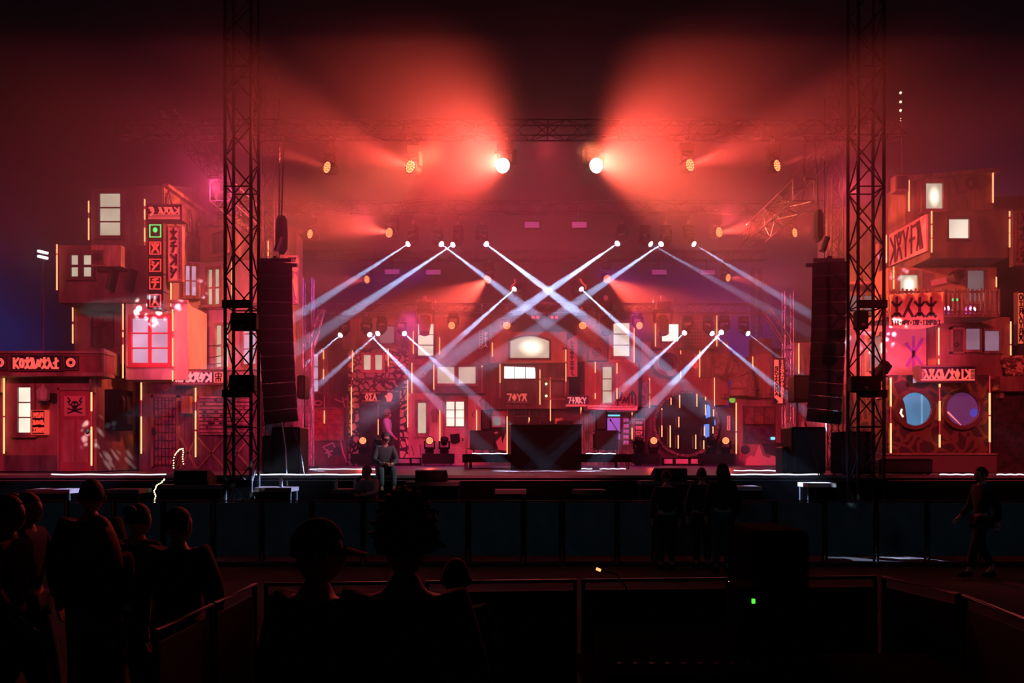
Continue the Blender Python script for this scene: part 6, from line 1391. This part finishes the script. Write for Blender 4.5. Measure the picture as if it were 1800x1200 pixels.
def person(label, loc, yaw=0., h=1.75, pose=None, top=JKT, bottom=JKT, shoe=BLACK, hair=HAIR, hairstyle='short', cap=None, scale=None, hands='relax', turn=(0, 0), skin_m=SKIN, group=None, extra=None, bulk=1.):
    J = {k: Vector(v) for k, v in J0.items()}
    for k, v in (pose or {}).items(): J[k] = Vector(v)
    s = h / 1.77
    root = thing('person', label, 'person', loc, group); root.rotation_euler = (0, 0, yaw); root.scale = (s, s, s)
    hc = J['nape'] + Vector((0, -.015, .075)); rot = Matrix.Rotation(turn[0], 3, 'Z') @ Matrix.Rotation(turn[1], 3, 'X')
    def H(q): return hc + rot @ Vector(q)
    def body_extra(mb):
        rings = []; n = 14
        for i in range(1, n):
            t = math.pi * i / n
            rings.append([H((v.x * .078, v.y * .098, v.z * .122)) for v in [hfn(Vector((math.sin(t) * math.cos(a), math.sin(t) * math.sin(a), math.cos(t)))) for a in [2 * math.pi * k / 20 for k in range(20)]]])
        mb.loft(rings)
        for sx in (1, -1):
            mb.path([H((sx * .074, .0, .02)), H((sx * .09, .012, .012)), H((sx * .088, .012, -.02)), H((sx * .074, -.0, -.035))], [.008, .012, .011, .007], 6)
            w = J['wr' + ('l' if sx > 0 else 'r')]; p = J['ha' + ('l' if sx > 0 else 'r')]
            f = (p - w).normalized(); fw = (p - J['el' + ('l' if sx > 0 else 'r')]).normalized()
            side = f.cross(Vector((1, 0, 0)) if abs(f.x) < .8 else Vector((0, 0, 1))).normalized(); nrm = f.cross(side).normalized()
            if nrm.x * sx > 0: nrm = -nrm
            for q, ln in ((-.026, .07), (-.009, .082), (.009, .078), (.025, .062)):
                b = p + side * q + f * .01; cl = .35 if hands == 'relax' else .9
                d1 = (f + nrm * cl * .5).normalized(); d2 = (f * (1 - cl * .4) + nrm * cl).normalized(); d3 = (f * (1 - cl) + nrm * cl * 1.2).normalized()
                mb.path([b, b + d1 * ln * .45, b + d1 * ln * .45 + d2 * ln * .3, b + d1 * ln * .45 + d2 * ln * .3 + d3 * ln * .25], [.0095, .009, .008, .006], 6)
            b = p - side * .024 - f * .02; mb.path([b, b - side * .02 + f * .02 + nrm * .01, b - side * .022 + f * .045 + nrm * .02], [.011, .0095, .007], 6)
    skin('body', J, E0, R0, skin_m, root, body_extra)
    TE = [('pelvis', 'spine'), ('spine', 'chest'), ('chest', 'neck')] + [e for q in 'lr' for e in (('chest', 'sh' + q), ('sh' + q, 'el' + q), ('el' + q, 'wr' + q))]
    J2 = dict(J); J2['neck'] = J['chest'].lerp(J['neck'], .72)
    for q in 'lr': J2['wr' + q] = J['el' + q].lerp(J['wr' + q], .92)
    skin('jacket', J2, TE, dict(pelvis=.158 * bulk, spine=.15 * bulk, chest=.17 * bulk, neck=.085, sh=.092 * bulk, el=.066 * bulk, wr=.046), top, root)
    BE = [e for q in 'lr' for e in (('pelvis', 'hi' + q), ('hi' + q, 'kn' + q), ('kn' + q, 'an' + q))]
    J3 = dict(J)
    for q in 'lr': J3['an' + q] = J['kn' + q].lerp(J['an' + q], .9)
    skin('trousers', J3, BE, dict(pelvis=.145, hi=.11, kn=.08, an=.062), bottom, root)
    for q in 'lr':
        a, t = J['an' + q], J['to' + q]; hl = a + (a - t) * .3; hl.z = t.z if abs(a.z - t.z) < .15 else hl.z; mb = MB(); mb.path([hl, a.lerp(t, .3) - Vector((0, 0, .02)) if 0 else hl.lerp(t, .4) + Vector((0, 0, .02)), t, t + (t - hl).normalized() * .06], [.04, .052, .046, .022], 10)
        mb.build('shoe', shoe, root, local=True, smooth=True)
    def hairball(rx, ry, rz, c, cut=None, jit=0.):
        mb = MB(); n = 14; rings = []
        for i in range(1, n):
            t = math.pi * i / n * (.62 if cut is None else cut)
            rings.append([H((c[0] + math.sin(t) * math.cos(a) * rx * (1 + random.uniform(-jit, jit)), c[1] + math.sin(t) * math.sin(a) * ry * (1 + random.uniform(-jit, jit)) + (.03 * max(0, -math.sin(a)) if t > 1.2 else 0), c[2] + math.cos(t) * rz * (1 + random.uniform(-jit, jit)))) for a in [2 * math.pi * k / 20 for k in range(20)]])
        return mb.loft(rings)
    if hairstyle != 'none':
        mb = hairball(.088, .108, .13, (0, .014, .012), .6, .012)
        if hairstyle == 'tousled':
            mb = hairball(.104, .122, .145, (0, .012, .02), .66, .05)
            for k in range(260):
                a = random.uniform(0, 6.28); t = random.uniform(.0, 1.75); d = Vector((math.sin(t) * math.cos(a), math.sin(t) * math.sin(a), math.cos(t)))
                if d.y < -.5 and d.z < .3: continue
                b = Vector((d.x * .1, d.y * .12 + .012, d.z * .145 + .02)); e = b + d * random.uniform(.004, .018) + Vector((random.uniform(-.02, .02), random.uniform(-.02, .02), random.uniform(-.01, .02)))
                mb.path([H(b * .9), H((b + e) / 2 + Vector((0, 0, .006))), H(e)], [.016, .013, .005], 5)
        if hairstyle == 'long':
            for k in range(26):
                a = math.pi * (-.12 + 1.24 * k / 25); x, y = math.cos(a) * .085, math.sin(a) * .1 + .01
                mb.path([H((x * .8, y * .8, .07)), H((x * 1.05, y * 1.05, -.03)), H((x * 1.15, y * 1.1 + .01, -.14)), H((x * 1.15, y * 1.05 + .015, -.26)), H((x * 1.0, y + .01, -.33 - .02 * (k % 3)))], [.02, .022, .022, .018, .004], 6)
        if hairstyle == 'bun': mb.ball(H((0, .12, .09)), .05, .05, .045, 8)
        mb.build('hair', hair, root, local=True, smooth=True)
    if cap:
        mb = hairball(.094, .116, .135, (0, .012, .022), .5)
        n = 12; vs = []
        for k in range(n + 1):
            a = math.pi * (1.12 + .76 * k / n); vs.append((math.cos(a) * .09, math.sin(a) * .112, .04)); vs.append((math.cos(a) * .085, math.sin(a) * .112 - .085 * math.sin(math.pi * (k + .0001) / n), .022))
        top_ = [H(v) for v in vs]; bot = [H((v[0], v[1], v[2] - .008)) for v in vs]
        mb.add(top_ + bot, [(2 * k, 2 * k + 1, 2 * k + 3, 2 * k + 2) for k in range(n)] + [(2 * n + 2 + 2 * k, 2 * n + 4 + 2 * k, 2 * n + 5 + 2 * k, 2 * n + 3 + 2 * k) for k in range(n)])
        mb.build('cap', cap, root, local=True, smooth=True)
    if extra: extra(root, J, H)
    return root
def walk(s=1): return dict(knl=(.1, -.16 * s, .52), anl=(.1, -.25 * s, .12), tol=(.11, -.38 * s, .07), knr=(-.1, .05 * s, .5), anr=(-.1, .24 * s, .16), tor=(-.11, .13 * s, .04),
    ell=(.25, .12 * s, 1.15), wrl=(.24, .14 * s, .9), hal=(.24, .13 * s, .83), elr=(-.25, -.04 * s, 1.15), wrr=(-.24, -.22 * s, .97), har=(-.24, -.28 * s, .92))
PI = math.pi
def gp(px, Y, z=0.): return (X(px, Y), Y, z)
# stage and pit
sit = dict(pelvis=(0, 0, .12), spine=(0, -.02, .3), chest=(0, -.07, .48), neck=(0, -.12, .63), nape=(0, -.16, .7), shl=(.17, -.07, .57), shr=(-.17, -.07, .57), ell=(.25, -.16, .32), elr=(-.25, -.16, .32), wrl=(.12, -.36, .24), wrr=(-.1, -.36, .24), hal=(.06, -.41, .24), har=(-.03, -.4, .26),
    hil=(.1, -.02, .1), hir=(-.1, -.02, .1), knl=(.14, -.42, .12), knr=(-.14, -.42, .12), anl=(.13, -.46, -.3), anr=(-.12, -.44, -.3), tol=(.14, -.6, -.36), tor=(-.13, -.58, -.36))
person('person in cap and dark jacket seated on the stage lip, lit white', (X(675, 18.3), 18.32, SZ), .3, 1.75, sit, TEALC, TEALC, cap=TEALC, hands='grip', turn=(.3, .25))
person('person in grey hoodie walking past the dark double door', gp(681, 28.5, SZ), -PI / 2 + PI, 1.86, walk(), GREYC, JKT, hair=BRHAIR, hairstyle='tousled', bulk=1.3)
crouch = dict(pelvis=(0, 0, .35), spine=(0, -.06, .52), chest=(0, -.12, .7), neck=(0, -.17, .85), nape=(0, -.2, .92), shl=(.17, -.13, .79), shr=(-.17, -.13, .79), ell=(.26, -.26, .58), elr=(-.26, -.26, .58), wrl=(.12, -.44, .55), wrr=(-.12, -.44, .55), hal=(.05, -.47, .55), har=(-.05, -.47, .55), hil=(.1, -.02, .33), hir=(-.1, -.02, .33), knl=(.15, -.4, .48), knr=(-.15, -.4, .42), anl=(.12, -.2, .09), anr=(-.12, -.2, .09), tol=(.13, -.34, .035), tor=(-.13, -.34, .035))
cz = .62
MB().box(X(655, 17.2) - .35, X(655, 17.2) + .35, 16.85, 17.6, 0, cz).build('x', SKIRT); _b = [o for o in bpy.data.objects if o.name.startswith('x')][0]; _b.name = 'pit_crate'; tag(_b, 'black crate in the pit under the crouching person', 'crate')
person('person in pale jacket crouching in the pit before the seated one', (X(655, 17.2), 17.25, cz), -.5, 1.75, crouch, GREYC, JKT, hair=BRHAIR, hands='grip', turn=(-.5, .1))
# at the barrier
def bag(root, J, H):
    mb = MB(); w = J['har']; mb.path([w + Vector((0, 0, -.02)), w + Vector((-.04, .02, -.12)), w + Vector((-.03, .02, -.2))], .008)
    mb.loft([[w + Vector((-.03 + sx * a, .02 + sy * .05, z)) for sx, sy in ((-1, -1), (1, -1), (1, 1), (-1, 1))] for a, z in ((.06, -.2), (.12, -.34), (.11, -.5))]); mb.build('handbag', JKT, root, local=True)
person('person with short hair in long dark coat, first of three at the barrier', gp(1171, 14.6), PI, 1.68, None, JKT, JKT, turn=(.1, 0))
person('person in knee-length dark coat standing between the other two at the barrier', gp(1234, 14.75), PI, 1.72, None, JKT, JKT, hair=BRHAIR, turn=(-.5, 0), bulk=1.12)
person('long-haired person with a handbag at the barrier, tallest of three', gp(1269, 14.25), PI, 1.8, None, JKT, TEALC, hairstyle='long', turn=(.9, 0), extra=bag)
person('person in dark clothes walking along the barrier below the tarpaulin', gp(1725, 13.6), PI / 2 - PI, 1.75, walk(), JKT, JKT)
# nearer crowd
person('person with tousled hair seen from behind, largest head in view', gp(712, 2.95), PI, 1.80, None, JKT, JKT, hair=BRHAIR, hairstyle='tousled', turn=(.1, .05), bulk=1.05)
person('person in a peaked cap with face turned sideways beside the tousled head', gp(558, 3.4), PI - .5, 1.70, None, JKT, JKT, cap=JKT, hairstyle='short', turn=(-.9, .08))
person('tall man with short hair behind the woman with the phone', gp(160, 6.3), PI, 1.78, None, JKT, JKT, bulk=1.15, turn=(.3, 0))
hold = dict(ell=(.22, -.1, 1.16), elr=(-.22, -.1, 1.16), wrl=(.09, -.27, 1.26), wrr=(-.08, -.27, 1.26), hal=(.045, -.31, 1.31), har=(-.04, -.31, 1.31), nape=(0, -.03, 1.57))
pw = person('long-haired woman bowed over a lit phone in front of the tall man', gp(178, 5.5), PI + .9, 1.58, hold, JKT, JKT, hair=BRHAIR, hairstyle='long', hands='grip', turn=(0, .35))
M_ = Matrix.Translation(pw.location) @ Matrix.Rotation(PI + .9, 4, 'Z') @ Matrix.Scale(1.58 / 1.77, 4)
pp = M_ @ Vector((0, -.345, 1.335)); ph_ = thing('mobile_phone', 'small lit phone held by the bowed long-haired woman', 'phone', pp)
MB().bbox(-.036, .036, -.004, .004, -.07, .07, .003).build('case', BLACK, ph_, local=True); mb = MB(); mb.box(-.03, .03, .004, .006, -.06, .06); mb.build('screen', PHONEL, ph_, local=True); ph_.rotation_euler = (-.5, 0, PI + .9)
person('person with hair in a bun walking between phone woman and plain shirted man', gp(243, 6.0), PI - .4, 1.62, walk(.6), JKT, JKT, hairstyle='bun', turn=(.2, 0))
person('broad man in plain blue-grey shirt with short hair, back to the viewer', gp(314, 5.6), PI, 1.62, dict(ell=(.27, .02, 1.16), elr=(-.27, .02, 1.16)), mat('dim_blue_shirt', (.05, .065, .08), .9), JKT, turn=(-.5, 0), bulk=1.22)
person('person at the frame edge striding past with pale shoes', gp(14, 5.6), -PI / 2 + PI, 1.7, walk(), JKT, JKT, shoe=GREYC)
reach = dict(ell=(.22, -.1, 1.18), wrl=(.16, -.34, 1.16), hal=(.15, -.41, 1.16)); reach.update({k: v for k, v in walk(.7).items() if k[0] in 'kat'})
person('person with outstretched forearm beside the striding one', gp(48, 6.4), PI / 2, 1.68, reach, JKT, JKT, hair=BRHAIR, hairstyle='bun')
_st = thing('chair', 'folding chair under the seated person by the rail barrier', 'chair', (X(800, 5.2), 5.25, 0))
MB().box(X(800, 5.2) - .21, X(800, 5.2) + .21, 5.0, 5.42, .42, .45).build('seat', BLACK, _st)
MB().box(X(800, 5.2) - .21, X(800, 5.2) + .21, 4.98, 5.0, .7, .84).build('backrest', BLACK, _st)
for sx in (-1, 1):
    for yy in (5.02, 5.4): MB().tube((X(800, 5.2) + sx * .19, yy, 0), (X(800, 5.2) + sx * .19, yy, .84 if yy < 5.1 else .43), .012).build('leg', STEEL, _st)
seat = {k: (v[0], v[1] + (.0), v[2]) for k, v in sit.items()}; seat.update(spine=(0, 0, .32), chest=(0, -.01, .52), neck=(0, -.01, .68), nape=(0, -.03, .76), shl=(.17, -.01, .62), shr=(-.17, -.01, .62))
seat = {k: (v[0], v[1], v[2] + .41) for k, v in seat.items()}
seat.update(anl=(.13, -.42, .09), anr=(-.12, -.42, .09), tol=(.13, -.56, .035), tor=(-.12, -.56, .035))
person('seated person by the rail barrier with only a dark head in view', (X(800, 5.2), 5.25, 0), PI, 1.72, seat, JKT, JKT, hands='grip')

# ================================================================== haze
# it hangs thickest under the roof and thins out towards the deck
for z0, z1, y0, dens, t in ((-.02, 2.8, 16.7, .0025, 'thinnest lowest layer of stage haze over the deck'), (2.8, 4, 16.7, .009, 'second layer of stage haze'), (4, 5.6, 16.2, .026, 'third layer of stage haze'), (5.6, 9.4, 15, .052, 'thickest layer of stage haze under the roof'), (9.4, 10, 15.5, .04, 'fifth layer of stage haze at the roof trusses'),
    (10, 10.7, 15.6, .026, 'sixth layer of stage haze'), (10.7, 11.6, 16, .018, 'seventh layer of stage haze'), (11.6, 13, 16, .012, 'eighth layer of stage haze'), (13, 15, 16, .006, 'ninth layer of stage haze'), (15, 19, 16, .002, 'faint topmost stage haze')):
    HZ = bpy.data.materials.new('haze'); HZ.use_nodes = True; nt = HZ.node_tree; nt.nodes.clear()
    ho = nt.nodes.new('ShaderNodeOutputMaterial'); hv = nt.nodes.new('ShaderNodeVolumeScatter')
    hv.inputs['Density'].default_value = dens; hv.inputs['Anisotropy'].default_value = .45
    nt.links.new(hv.outputs[0], ho.inputs['Volume'])
    o = MB().box(-36, 36, y0, 42, z0 + .001, z1).build('haze', HZ)
    tag(o, t, 'haze', kind='stuff')
